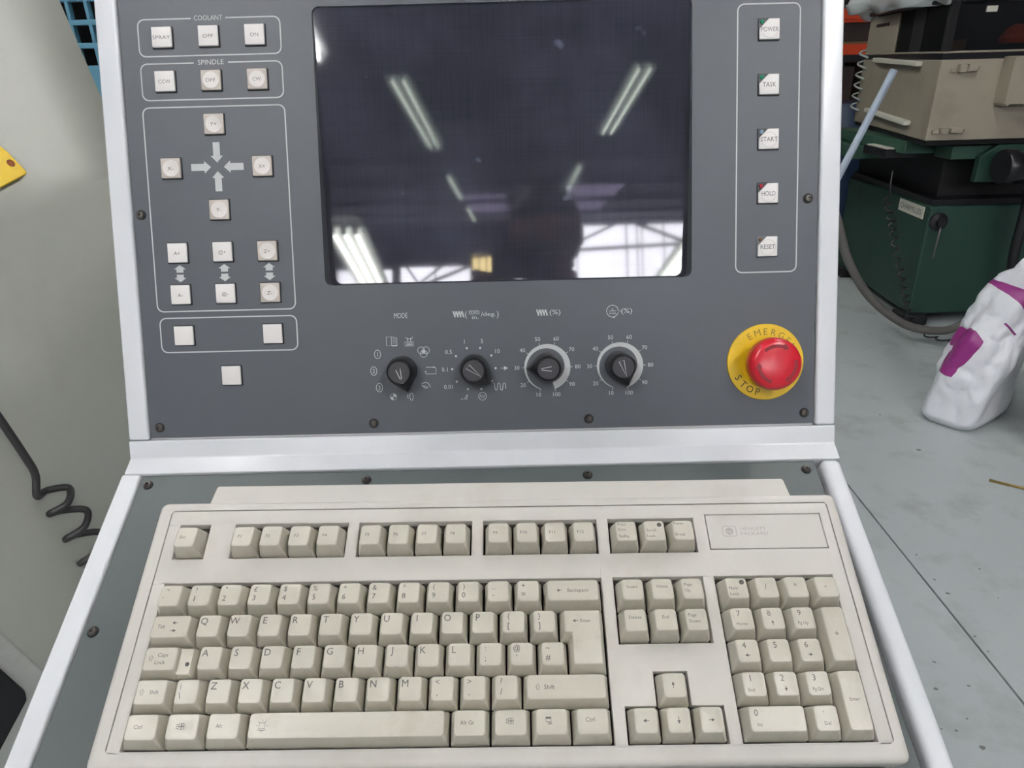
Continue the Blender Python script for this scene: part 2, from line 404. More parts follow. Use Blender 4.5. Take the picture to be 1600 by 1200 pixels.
lamp(1.27, -14.95, -11.37, r12, 1, 'faint lamp beyond the upper right lamp in the screen', m_tube2, 0.06)
lamp(-1.2, -20.9, -17.3, r12, 1, 'faintest lamp of the left row in the screen, near the glazing', m_tube2, 0.06)
lamp(-1.2, -2.9, -0.6, flat_(3.3), 3, 'added three-tube lamp out of view overhead, left of the photographer')  # unseen lamp, added for top-down light on keys and floor
lamp(1.4, -2.9, -0.6, flat_(3.3), 3, 'added three-tube lamp out of view overhead, right of the photographer')  # added as well, to light the console from above
lamp(-1.2, 0.8, 3.0, flat_(3.4), 2, 'added twin-tube lamp out of view overhead, above the beige guard')  # extra lamp out of view, put in for light from above
lamp(1.3, 0.9, 2.6, flat_(3.4), 2, 'added twin-tube lamp out of view overhead, above the floor behind the console')  # another added lamp, for more overhead light on the floor
lamp(0.2, 3.6, 5.6, flat_(3.4), 3, 'added three-tube lamp out of view overhead, between the console and the racking', m_tube3)  # lamp added to brighten the tank's dark left face

# ------------------------------------------------------------------ control console
PBo = Vector((-0.2998, 0.5068, 1.0775)); PY = Vector((0, 0.3193, 0.9476)).normalized(); PN = Vector((0, -PY.z, PY.y))
TBo = Vector((-0.3025, 0.4874, 1.0548)); TY = Vector((0, 0.9042, 0.4272)).normalized(); TN = Vector((0, -TY.z, TY.y))
EX = Vector((1, 0, 0))
MP = frame(PBo, EX, PY, PN); MT = frame(TBo, EX, TY, TN)
con = thing('control_console', (-0.03, 0.7, 0), 'white framed machine control console with dark grey panel, dead screen, push buttons and dials', 'control console')
def yz(M, y, z): v = M @ Vector((0, y * mm, z * mm)); return (v.y, v.z)
def isect(p, d, q, e):
    k = ((q[0] - p[0]) * e[1] - (q[1] - p[1]) * e[0]) / (d[0] * e[1] - d[1] * e[0]); return (p[0] + d[0] * k, p[1] + d[1] * k)
YZF = lambda x: frame((x, 0, 0), (0, 1, 0), (0, 0, 1), (1, 0, 0))
pf = 2.6
A = yz(MP, -1.4, pf); A2 = yz(MP, -1.4, -12); Cc = yz(MT, -0.6, pf); C2 = yz(MT, -0.6, -12)
Bf = isect(A, (PY.y, PY.z), Cc, (TY.y, TY.z)); B2 = isect(A2, (PY.y, PY.z), C2, (TY.y, TY.z))
prism('crossbar', m_white, con, YZF(-0.3170), [A, Bf, Cc, C2, B2, A2], 0, 0.5745, 0.0011, 2)
# slim bright bead that closes the panel's lower edge
box('panel_bottom_strip', mat('strip_grey', rgb(178, 178, 180), 0.4), con, MP, 0.5 * mm, 540 * mm, -1.5 * mm, 0.4 * mm, -6 * mm, 1.2 * mm, 0.0004, 1)
for x0, x1 in ((-17.2, -0.5), (541.2, 557.3)):
    box('upper_post', m_white, con, MP, x0 * mm, x1 * mm, -1.2 * mm, 372 * mm, -45 * mm, pf * mm, 0.0022, 3)
box('top_rail', m_white, con, MP, -17.2 * mm, 557.3 * mm, 355 * mm, 373 * mm, -45 * mm, pf * mm, 0.0022, 3)
box('tray_rail', m_white, con, MT, -16.2 * mm, -0.2 * mm, -290 * mm, -0.4 * mm, -45 * mm, pf * mm, 0.002, 3)
box('tray_rail', m_white, con, MT, 543 * mm, 559.3 * mm, -290 * mm, -0.4 * mm, -45 * mm, (pf + 1) * mm, 0.0055, 4)
box('tray_front_rail', m_white, con, MT, -16 * mm, 559 * mm, -306 * mm, -290 * mm, -45 * mm, pf * mm, 0.002, 3)
box('keyboard_tray', mat('tray_grey_paint', rgb(88, 95, 94), 0.4, var=0.03, scale=40, bump=0.04, bscale=1200, dirt=rgb(88, 94, 94), damt=0.3, dscale=8), con, MT, 0.3 * mm, 539.5 * mm, -290 * mm, -0.8 * mm, -4 * mm, 0, 0.0004, 1)
# cabinet body behind and below
q1 = yz(MP, 372, -44); q2 = yz(MT, -290, -44); q3 = yz(MT, 0, -44)
prism('cabinet_body', m_white, con, YZF(-0.316), [q1, (1.05, 1.40), (1.05, 0.75), (0.88, 0.7), (0.88, 0.0), (0.45, 0.0), (0.42, 0.8), q2, (q3[0], q3[1])], 0, 0.5725, 0.004, 2)
# dark grey panel with the screen opening
SX0, SX1, SY0, SY1 = 149.0, 441.6, 120.5, 333.0
def panel_plate():
    inner = [(x * mm, y * mm) for x, y in rrect(SX0, SX1, SY0, SY1, 5.5, 5)]
    N = len(inner); bm = bmesh.new()
    X0, X1, Y0, Y1 = 0.2 * mm, 540.3 * mm, 0.4 * mm, 355 * mm
    cx, cy = (SX0 + SX1) / 2 * mm, (SY0 + SY1) / 2 * mm
    outer = []
    for (x, y) in inner:   # corner points keep to the corners, so the face stays planar quads
        outer.append((X1 if x > cx else X0, Y1 if y > cy else Y0))
    corner = [(X1, Y1), (X0, Y1), (X0, Y0), (X1, Y0)]
    ot = {c: bm.verts.new((c[0], c[1], 0)) for c in corner}; ob = {c: bm.verts.new((c[0], c[1], -0.003)) for c in corner}
    it = [bm.verts.new((x, y, 0)) for x, y in inner]; ib = [bm.verts.new((x, y, -0.022)) for x, y in inner]
    for i in range(N):
        j = (i + 1) % N; a, b = outer[i], outer[j]
        if a == b: bm.faces.new((it[i], it[j], ot[a]))
        else: bm.faces.new((it[i], it[j], ot[b], ot[a]))
        bm.faces.new((it[i], ib[i], ib[j], it[j]))
    for i in range(4): bm.faces.new((ot[corner[i]], ot[corner[(i + 1) % 4]], ob[corner[(i + 1) % 4]], ob[corner[i]]))
    return bm_mesh('control_panel', bm, m_panel)
pan = link('control_panel', panel_plate(), con, MP)
# screen glass
def glass_mat():
    m = bpy.data.materials.new('dusty_screen_glass'); m.use_nodes = True; nt = m.node_tree; b = nt.nodes['Principled BSDF']; N = nt.nodes.new; Lk = nt.links.new
    tc = N('ShaderNodeTexCoord'); b.inputs['IOR'].default_value = 1.72
    # fine woven dust lines
    def noise(sx, sy, sc, det=3):
        mp = N('ShaderNodeMapping'); mp.inputs['Scale'].default_value = (sx, sy, 1); Lk(tc.outputs['Object'], mp.inputs['Vector'])
        n = N('ShaderNodeTexNoise'); n.inputs['Scale'].default_value = sc; n.inputs['Detail'].default_value = det; Lk(mp.outputs[0], n.inputs['Vector']); return n.outputs['Fac']
    def ramp(x, a, c, v0, v1):
        r = N('ShaderNodeMapRange'); r.inputs[1].default_value = a; r.inputs[2].default_value = c; r.inputs[3].default_value = v0; r.inputs[4].default_value = v1; Lk(x, r.inputs[0]); return r.outputs[0]
    def add(a, c):
        s = N('ShaderNodeMath'); s.operation = 'ADD'; Lk(a, s.inputs[0]); Lk(c, s.inputs[1]); return s.outputs[0]
    v = ramp(noise(1, 0.02, 700), 0.35, 0.75, 0.0, 0.008)
    h = ramp(noise(0.02, 1, 700), 0.35, 0.75, 0.0, 0.006)
    sm = ramp(noise(1, 1, 9, 6), 0.42, 0.8, 0.030, 0.065)
    sp = ramp(noise(1, 1, 34, 2), 0.72, 0.78, 0.0, 0.09)
    tot = add(add(v, h), add(sm, sp))
    mx = N('ShaderNodeCombineColor'); 
    def sc(x, k):
        s = N('ShaderNodeMath'); s.operation = 'MULTIPLY'; s.inputs[1].default_value = k; Lk(x, s.inputs[0]); return s.outputs[0]
    Lk(sc(tot, 0.92), mx.inputs[0]); Lk(sc(tot, 0.96), mx.inputs[1]); Lk(sc(tot, 1.35), mx.inputs[2])
    Lk(mx.outputs[0], b.inputs['Base Color'])
    Lk(ramp(noise(1, 1, 7, 4), 0.3, 0.8, 0.025, 0.06), b.inputs['Roughness'])
    return m
m_glass = glass_mat()
MG = MP @ T(0, (SY0 + SY1) / 2 * mm, -0.0098) @ Matrix.Rotation(math.radians(4.418), 4, 'X') @ T(0, -(SY0 + SY1) / 2 * mm, 0)   # the tube face stands a little steeper than the panel
sg = link('screen_glass', bm_mesh('screen_glass', prism_bm([(x * mm, y * mm) for x, y in rrect(SX0 - 3, SX1 + 3, SY0 - 3, SY1 + 3, 4)], -0.004, 0.0), m_glass), con, MG)
sg['label'] = 'switched off screen with dusty dark glass'

# ---- printed outlines and lettering on the panel (console > control_panel > print)
def outline(x0, x1, y0, y1, gap=None, r=5.0, w=1.0):
    p = Print(); P = rrect(x0, x1, y0, y1, r, 5)
    if gap is None: p.line(P, w, True)
    else:
        top = [q for q in P]
        # start right of the gap, go round, end left of the gap
        i = next(k for k in range(len(P)) if P[k][0] < (x0 + x1) / 2)
        seq = [(gap[0], y1)] + P[i:] + P[:i] + [(gap[1], y1)]
        p.line(seq, w)
    return p
outline(14.4, 124.3, 299.3, 326.7, (55.8, 82.4)).build('outline_frame', m_print, pan, MP)
outline(14.3, 124.2, 266.5, 293.8, (55.8, 82.4)).build('outline_frame', m_print, pan, MP)
outline(13.4, 124.4, 102.8, 261.0).build('outline_frame', m_print, pan, MP)
outline(14.5, 124.5, 70.0, 97.5).build('outline_frame', m_print, pan, MP)
outline(476.4, 524.4, 122.8, 326.4).build('outline_frame', m_print, pan, MP)
Print().text('COOLANT', 69.1, 327.0, 3.6, w=22).build('printed_legend', m_print, pan, MP)
Print().text('SPINDLE', 69.0, 294.2, 3.6, w=20).build('printed_legend', m_print, pan, MP)
for x, y, a in ((69, 218.3, -PI / 2), (63.9, 215, 0), (74.0, 215, PI), (69, 211.8, PI / 2)):
    Print().polys([arrow_poly(x, y, a, 15.6, 5.4, 9.6, 5.2)]).build('printed_arrow', m_print, pan, MP)
for x in (33.6, 69.2, 105.0):
    Print().polys([arrow_poly(x, 139.6, PI / 2, 6.0, 5.6, 9.6, 3.4)]).build('printed_arrow', m_print, pan, MP)
    Print().polys([arrow_poly(x, 126.0, -PI / 2, 6.0, 5.6, 9.6, 3.4)]).build('printed_arrow', m_print, pan, MP)

def zigzag(cx, cy, n=4, w=2.3, h=5.0, t=1.2):
    p = []
    for i in range(n):
        x = cx - n * w / 2 + i * w
        p.append([(x, cy + h / 2), (x + t, cy + h / 2), (x + t + 1.5, cy - h / 2), (x + 1.5, cy - h / 2)])
        if i < n - 1: p.append([(x + 1.5, cy - h / 2 + 0.2), (x + 2.1, cy - h / 2 + 0.2), (x + w + 0.7, cy + h / 2 - 0.4), (x + w, cy + h / 2 - 0.4)])
    return p
KX1, KX2, KX3, KX4, KYc = 208.2, 266.3, 325.2, 383.9, 51.0
# titles over the dials
Print().text('MODE', 208.4, 95.3, 4.2, w=10.8).build('printed_legend', m_print, pan, MP)
p = Print().polys(zigzag(254.6, 95.3)); p.text('(', 260.8, 95.3, 4.6).text('mm', 267.4, 97.4, 2.9, w=8.2).text('in.', 268.2, 92.6, 2.9, w=5.2).line([(263, 95.2), (271.8, 95.2)], 0.35)
p.text('/', 273.6, 95.0, 4.0).text('deg.', 279.6, 95.0, 3.3, w=10.0).text(')', 286.2, 95.0, 4.6); p.build('printed_legend', m_print, pan, MP)
p = Print().polys(zigzag(321.6, 95.0)); p.text('(%)', 332.2, 95.2, 3.7, w=8.8).build('printed_legend', m_print, pan, MP)
p = Print().line(arc(378.2, 94.8, 4.7, 0, 345, 24), 0.45); p.text('n', 378.2, 96.4, 2.2).text('min', 378.2, 93.2, 1.9, w=5.4).line([(375.2, 94.9), (381.2, 94.9)], 0.3).polys([circle(384.2, 94.8, 0.45, 8)])
p.polys([arrow_poly(380.4, 90.2, 0.3, 2.2, 0.3, 1.6, 1.6)]).text('(%)', 389.6, 94.9, 3.7, w=8.8).build('printed_legend', m_print, pan, MP)
# mode dial symbols
def sym(*fs):
    p = Print()
    for f in fs: f(p)
    return p.build('printed_symbol', m_print, pan, MP)
def rectl(x0, x1, y0, y1): return [(x0, y0), (x1, y0), (x1, y1), (x0, y1)]
lw = 0.45
sym(lambda p: p.line(rectl(196.0, 200.0, 71.6, 78.4), lw, True).line([(200, 78.4), (204.4, 77.6), (204.4, 71.0), (200, 71.6)], lw).polys([rectl(200.4, 204.6, 70.8, 71.9)] + [rectl(200.8, 203.9, y, y + 0.3) for y in (73.2, 74.3, 75.4, 76.5)]))
sym(lambda p: p.line(rectl(210.8, 218.0, 70.8, 74.0), lw, True).line([(211.5, 78), (212.6, 76.4), (216.4, 76.4), (217.4, 78)], lw).line([(213.2, 74), (213.2, 77.4)], lw).line([(215.6, 74), (215.6, 77.4)], lw).polys([rectl(212, 217, 71.6, 72.1), rectl(212, 217, 72.7, 73.2)]))
sym(lambda p: p.line(circle(223.8, 67.0, 2.8), lw, True).line(circle(227.6, 67.0, 2.8), lw, True).line(circle(225.7, 64.2, 2.8), lw, True).polys([circle(225.7, 66.0, 1.6, 12)]))
sym(lambda p: p.line([(227.2, 53.2), (233.2, 53.2), (235.2, 52.6), (235.2, 47.8), (226.8, 47.8), (226.8, 50.0)], lw).polys([arrow_poly(234.6, 53.3, 0.1, 1.6, 0.3, 1.6, 1.6), arrow_poly(226.8, 50.6, PI / 2, 1.6, 0.3, 1.4, 1.4)]))
hand = [(-3.4, 1.2), (-1.6, 2.4), (0.6, 2.6), (2.4, 1.2), (3.6, -1.4)]; hand2 = [(-3.4, 0.2), (-2.2, -0.4), (-1.0, -0.2), (-0.2, -1.2), (0.8, -0.8), (1.6, -2.0)]
sym(lambda p: p.line([(226.6 + a, 38.4 + b) for a, b in hand], lw).line([(226.6 + a, 38.4 + b) for a, b in hand2], lw).line([(224, 38.0), (226, 36.2), (227.5, 36.6)], lw))
sym(lambda p: p.line([(211.0, 29.6), (211.6, 31.4), (212.6, 30.2), (213.6, 32.2), (215.0, 32.6), (216.0, 30.6), (215.8, 28.2), (214.6, 26.2)], lw).line([(211.0, 29.6), (212.2, 28.6), (213.4, 28.8), (213.8, 26.6)], lw).line([(212.8, 30.0), (214.2, 30.4)], lw))
sym(lambda p: p.line(circle(199.9, 29.8, 2.6), 0.35, True).polys([[(199.9, 29.8)] + arc(199.9, 29.8, 2.6, 0, 90, 6), [(199.9, 29.8)] + arc(199.9, 29.8, 2.6, 180, 270, 6)]))
for n, x, y in (('1', 188.4, 64.6), ('2', 184.8, 51.2), ('3', 188.8, 37.6)):
    sym(lambda p, n=n, x=x, y=y: p.line([(x + a * 0.72, y + b) for a, b in circle(0, 0, 3.5)], 0.5, True).text(n, x, y, 3.4))
# step dial
for x, y in ((260.6, 67.9), (271.4, 67.9), (280.2, 61.6), (283.4, 51.2), (280.2, 40.9), (271.4, 34.6), (260.5, 34.7), (251.7, 41.0), (248.3, 51.2), (251.7, 61.6)):
    Print().polys([circle(x, y, 0.95, 12)]).build('printed_dot', m_print, pan, MP)
for s, x, y in (('1', 258.8, 73.2), ('5', 273.0, 73.4), ('10', 285.3, 64.9), ('0.5', 245.8, 65.2), ('0.1', 242.3, 51.1), ('0.01', 244.8, 36.9)):
    Print().text(s, x, y, 3.3).build('printed_legend', m_print, pan, MP)
sym(lambda p: p.polys([arrow_poly(293.6, 51.1, 0, 6.0, 0.4, 3.4, 3.4)]))
sym(lambda p: p.line([(281 + i * 0.28, 36.2 + 2.8 * math.tanh(3 * math.sin(i * 0.28 * 2 * PI / 4.4 + 1.2))) for i in range(38)], 0.5))
sym(lambda p: p.line(circle(272.2, 28.6, 3.2), 0.4, True).line([(270.0, 28.0), (270.8, 30.2), (271.6, 27.2), (272.4, 30.2), (273.2, 27.2), (274.4, 29.8)], 0.5))
sym(lambda p: p.line([(254.5, 26.6), (256.6, 26.6)], 0.4).line([(257.6, 26.6), (259.8, 30.0), (260.4, 30.0)], 0.5).line([(257.6, 26.6), (259.6, 26.6), (259.8, 30.0)], 0.4))
# override dials
def scale(cx, cy):
    n = 54; out = []; inn = []
    for i in range(n + 1):
        t = i / n; a = math.radians(252 - 324 * t); w = 0.5 + 5.4 * t ** 0.9
        out.append((cx + 18.7 * math.cos(a), cy + 18.7 * math.sin(a))); inn.append((cx + (18.7 - w) * math.cos(a), cy + (18.7 - w) * math.sin(a)))
    p = Print().polys([[out[i], out[i + 1], inn[i + 1], inn[i]] for i in range(n)])
    for k in range(10):
        a = math.radians(252 - 36 * k); p.line([(cx + 18.5 * math.cos(a), cy + 18.5 * math.sin(a)), (cx + 20.6 * math.cos(a), cy + 20.6 * math.sin(a))], 0.45)
    p.build('printed_scale_ring', m_print, pan, MP)
    for k in range(10):
        a = math.radians(252 - 36 * k); r = 24.0 if 0 < k < 9 else 23.3
        Print().text(str(10 * (k + 1)), cx + (r + 0.6 * abs(math.cos(a))) * math.cos(a), cy + r * math.sin(a), 3.2).build('printed_legend', m_print, pan, MP)
scale(KX3, KYc); scale(KX4, KYc)

# ---- push buttons (console > push_button > button_cap, legend)
hs, cs = 8.35, 7.6
me_h = bm_mesh('push_button', box_bm(-hs * mm, hs * mm, -hs * mm, hs * mm, -2 * mm, 1.0 * mm, 0.0004, 1), m_rim, True, 40)
me_hg = bm_mesh('push_button', box_bm(-hs * mm, hs * mm, -hs * mm, hs * mm, -2 * mm, 1.0 * mm, 0.0004, 1), m_rimg, True, 40)
me_c = bm_mesh('button_cap', box_bm(-cs * mm, cs * mm, -cs * mm, cs * mm, -1 * mm, 2.6 * mm, 0.0005, 2), m_cap, True, 40)
me_cw = bm_mesh('button_cap', box_bm(-cs * mm, cs * mm, -cs * mm, cs * mm, -1 * mm, 2.6 * mm, 0.0005, 2), m_capw, True, 40)
cutp = [(-cs, -cs), (cs, -cs), (cs, cs), (-0.6, cs), (-cs, 0.6)]
me_cc = bm_mesh('button_cap', prism_bm([(x * mm, y * mm) for x, y in cutp], -1 * mm, 2.6 * mm, 0.0004, 2), m_cap, True, 40)
me_d = lathe_mesh('worn_disc', [(0, 0.0001), (0.0055, 0.0001), (0.0063, 0.0003), (0.0065, 0)], m_disc, 28)
def button(x, y, txt, worn=False, led=None, th=2.9, tw=None, grey=False):
    M = MP @ T(x * mm, y * mm, 0)
    b = link('push_button', me_hg if grey else me_h, con, M)
    link('button_cap', me_cc if led else (me_cw if worn else me_c), b, M)
    if worn: link('worn_disc', me_d, b, M @ T(0.0002, -0.0002, 2.62 * mm))
    if led:
        lm = {'g': mat('green_led', rgb(20, 140, 100), 0.3), 'r': mat('red_led', rgb(190, 40, 60), 0.3), 'b': mat('pale_blue_led', rgb(140, 170, 190), 0.3), 'k': mat('dull_amber_led', rgb(110, 80, 50), 0.3)}[led]
        link('indicator_lamp', lathe_mesh('indicator_lamp', [(0.0015, 0.001), (0.0015, 0.0019), (0.0009, 0.0025), (0, 0.0027)], lm, 12), b, M @ T(-5.6 * mm, 5.6 * mm, 0))
    if txt:
        Print().text(txt, 0, -0.4, th, w=tw).build('button_legend', m_ink, b, M, 2.98 * mm if worn else 2.68 * mm)
    return b
for x, y, s, wo, tw in ((33.2, 312.9, 'SPRAY', 0, 13.5), (69.1, 313.1, 'OFF', 0, 8.2), (104.8, 313.2, 'ON', 0, 6.4), (33.2, 280.2, 'CCW', 0, 9.5), (69, 280.3, 'OFF', 1, 7.6), (104.8, 280.3, 'CW', 1, 6.4),
                        (69, 247.4, 'Y+', 1, 5), (33.1, 214.5, 'X-', 1, 4.4), (104.8, 214.6, 'X+', 1, 5), (68.9, 181.9, 'Y-', 1, 4), (33.4, 149, 'A+', 0, 5), (69.2, 149.1, '@+', 0, 6), (104.9, 149, 'Z+', 1, 5),
                        (33.6, 116.1, 'A-', 0, 4), (69.5, 116.2, '@-', 0, 5.2), (105.2, 116.2, 'Z-', 1, 4), (33.9, 83.4, '', 0, None), (105.3, 83.3, '', 0, None), (70, 50.5, '', 0, None)):
    button(x, y, s, bool(wo), None, 2.7, tw)
for x, y, s, l, tw, gy in ((500.3, 307.1, 'POWER', 'g', 13.4, False), (500.5, 266.3, 'TASK', 'g', 10.4, False), (500.8, 225.3, 'START', 'b', 13.2, False), (500.9, 184, 'HOLD', 'r', 10.8, False), (500.9, 142.8, 'RESET', 'k', 11.5, True)):
    b = button(x, y, s, False, l, 3.4, tw, gy)
    if s in ('START', 'RESET', 'HOLD', 'POWER'):
        Print().line(arc(0, -0.8, 5.9, 200, 340 if s in ('HOLD', 'POWER') else 500, 24), 0.35).build('worn_ring', m_capw, b, MP @ T(x * mm, y * mm, 0), 2.66 * mm)

# ---- rotary dials
def tear(rb, tip, n=32):
    P = []; k = math.acos(min(0.999, rb / tip))
    for i in range(n + 1):
        a = k + (2 * PI - 2 * k) * i / n; P.append((rb * math.cos(a), rb * math.sin(a)))
    P.append((tip, 0)); return P
def knob_mesh():
    bm = bmesh.new(); rings = []
    for rb, tip, z in ((11.9, 17.4, 0.3), (11.7, 17.2, 8.5), (10.6, 15.2, 14.5), (9.6, 11.2, 18.2), (9.0, 9.6, 18.8), (8.6, 8.7, 18.4)):
        rings.append([bm.verts.new((x * mm, y * mm, z * mm)) for x, y in tear(rb, tip)])
    n = len(rings[0])
    for a, b in zip(rings[:-1], rings[1:]):
        for i in range(n): bm.faces.new((a[i], a[(i + 1) % n], b[(i + 1) % n], b[i]))
    bm.faces.new(rings[-1])
    return bm_mesh('rotary_knob', bm, m_black, True, 35)
me_k = knob_mesh()
m_kcap = mat('knob_cap_dark_grey', rgb(58, 57, 62), 0.5)
m_mark = mat('knob_mark', rgb(205, 208, 210), 0.5)
for x, ang, filled in ((KX1, -75, 0), (KX2, -38, 1), (KX3, 181, 0), (KX4, -72, 1)):
    M = MP @ T(x * mm, KYc * mm, 0) @ Matrix.Rotation(math.radians(ang), 4, 'Z')
    k = link('rotary_knob', me_k, con, M)
    link('knob_cap', lathe_mesh('knob_cap', [(0, 0.0189), (0.0082, 0.0189), (0.0085, 0.0185)], m_kcap, 28), k, M)
    p = Print()
    if filled: p.line([(-5.2, 2.0), (-5.2, -2.0), (7.6, 0)], 0.55, True)
    else: p.line([(-2.5, 1.8), (5.5, 0.5)], 0.45).line([(-2.5, -1.8), (5.5, -0.5)], 0.45)
    p.build('pointer_mark', m_mark, k, M, 0.01902)
    # white line running down the beak
    V = [(9.9, -0.3, 17.9), (9.9, 0.3, 17.9), (14.2, 0.25, 14.9), (14.2, -0.25, 14.9)]
    link('beak_line', mesh('beak_line', [(a * mm, b * mm, (c + 0.25) * mm) for a, b, c in V], [(0, 1, 2, 3)], m_mark), k, M)

# ---- emergency stop
ME = MP @ T(500.6 * mm, 51.1 * mm, 0)
ep = link('emergency_stop', lathe_mesh('emergency_stop', [(0, -0.001), (0.0306, -0.001), (0.0306, 0.0012), (0.0302, 0.0016), (0, 0.0016)], m_yel, 64), con, ME)
ep['label'] = 'red mushroom button on yellow disc'
for i, ch in enumerate('EMERGENCY'):
    a = math.radians(90 + 32 - 15.6 * i); Print().text(ch, 24.4 * math.cos(a), 24.4 * math.sin(a), 5.2, rot=a - PI / 2).build('disc_letter', mat('worn_lettering', rgb(150, 124, 42), 0.6), ep, ME, 1.75 * mm)
for i, ch in enumerate('STOP'):
    a = math.radians(270 - 61 + 15.5 * i); Print().text(ch, 24.8 * math.cos(a), 24.8 * math.sin(a), 5.4, rot=a + PI / 2).build('disc_letter', m_inky, ep, ME, 1.75 * mm)
link('collar', lathe_mesh('collar', [(0.0165, 0.0016), (0.0165, 0.014), (0.012, 0.014)], m_yel, 40), ep, ME)
def mush():
    bm = bmesh.new(); rings = []; n = 120
    for r, z, rib in ((14, 12.5, 0), (18.8, 13.2, 0), (20.2, 15, 1), (20.3, 22, 1), (19.7, 24.5, 0.4), (18.2, 26.6, 0), (16.5, 27.3, 0), (12, 28.0, 0), (6, 28.4, 0)):
        rings.append([bm.verts.new(((r + rib * 0.22 * (1 if i % 2 else -1)) * mm * math.cos(2 * PI * i / n), (r + rib * 0.22 * (1 if i % 2 else -1)) * mm * math.sin(2 * PI * i / n), z * mm)) for i in range(n)])
    for a, b in zip(rings[:-1], rings[1:]):
        for i in range(n): bm.faces.new((a[i], a[(i + 1) % n], b[(i + 1) % n], b[i]))
    bm.faces.new(rings[-1])
    return bm_mesh('mushroom_head', bm, m_red, True, 50)
mh = link('mushroom_head', mush(), ep, ME)
for k in range(3):
    a0 = 132 - 120 * k; P = arc(0, 0, 14.2, a0, a0 - 62, 14)
    e = math.radians(a0 - 62)
    Print().line(P, 2.6).polys([arrow_poly(14.2 * math.cos(e) + 4.2 * math.sin(e), 14.2 * math.sin(e) - 4.2 * math.cos(e), e - PI / 2, 4.4, 2.0, 6.4, 4.4)]).build('twist_arrow', m_redd, ep, ME, 27.95 * mm)

# ---- screws
me_s = lathe_mesh('screw', [(0, 0), (0.0031, 0), (0.0031, 0.0012), (0.0022, 0.0022), (0.0013, 0.0023), (0.0012, 0.0009), (0, 0.0009)], m_steel, 18)
me_so = lathe_mesh('washer', [(0.0032, 0.0001), (0.0039, 0.0001), (0.0039, 0.0006), (0.0031, 0.0006)], m_screwd, 18)
for M, L in ((MP, ((6.1, 179.4), (532.7, 179.4), (8.0, 9.0), (183, 8.4), (358.1, 8.2), (532.8, 9.0))), (MT, ((7.3, -9.8), (181.6, -9.7), (357.4, -9.6), (530.7, -9.0), (7.0, -127.8), (533, -127.8)))):
    for x, y in L:
        s = link('screw', me_s, con, M @ T(x * mm, y * mm, 0)); link('washer', me_so, s, M @ T(x * mm, y * mm, 0))

# ------------------------------------------------------------------ keyboard
KO = Vector((-0.2342, 0.2845, 0.992)); KZ = Vector((0.00947, -0.5174, 0.8557)).normalized()
KX = Vector((0.99994, 0.00069, -0.01065)); KX = (KX - KZ * KX.dot(KZ)).normalized(); KY = KZ.cross(KX)
MK = frame(KO, KX, KY, KZ)
kb = thing('keyboard', (0, 0, 0), 'cream full-size computer keyboard with worn beige keys lying on the console tray', 'keyboard', M=MK @ T(0.219, 0.07, -0.026))
def loft(name, rings, mt, cap0=True, cap1=False, smooth=True, ang=35):
    bm = bmesh.new(); R = [[bm.verts.new(tuple(c * mm for c in p)) for p in r] for r in rings]; n = len(R[0])
    for a, b in zip(R[:-1], R[1:]):
        for i in range(n): bm.faces.new((a[i], a[(i + 1) % n], b[(i + 1) % n], b[i]))
    if cap0: bm.faces.new(R[0][::-1])
    if cap1: bm.faces.new(R[-1])
    return bm_mesh(name, bm, mt, smooth, ang)
def ringz(x0, x1, y0, y1, r, z, n=4): return [(x, y, z) for x, y in rrect(x0, x1, y0, y1, r, n)]
OX0, OX1, OY0, OY1 = -19.2, 456.0, -12.0, 157.2
SX_0, SX_1, SY_0, SY_1 = -9.6, 448.4, -1.6, 150.4
def ins(k, r, z): return ringz(OX0 + k, OX1 - k, OY0 + k, OY1 - k, r, z)
link('case_shell', loft('case_shell', [ins(4, 5, -25), ins(0.4, 5, -16), ins(0, 5, -8), ins(0.3, 5, -2.4), ins(1.1, 4.5, -0.8), ins(2.6, 4, 0.1), ins(4.4, 4, 0.4), ringz(SX_0, SX_1, SY_0, SY_1, 3, 0.4), ringz(SX_0, SX_1, SY_0, SY_1, 3, -3)], m_beige), kb, MK)
holes = [(-0.9, 19.8, 115.4, 139.6), (37.3, 115.0, 115.4, 139.6), (123.0, 200.6, 115.4, 139.6), (208.6, 286.4, 115.4, 139.6), (294.4, 353.3, 115.4, 139.9),
         (-0.9, 286.6, -0.8, 98.4), (294.4, 353.3, 56.3, 98.4), (294.4, 353.3, -0.8, 20.1), (313.5, 334.2, 20.0, 39.6), (361.1, 439.1, -0.8, 98.6), (361.9, 441.6, 117.0, 142.2)]
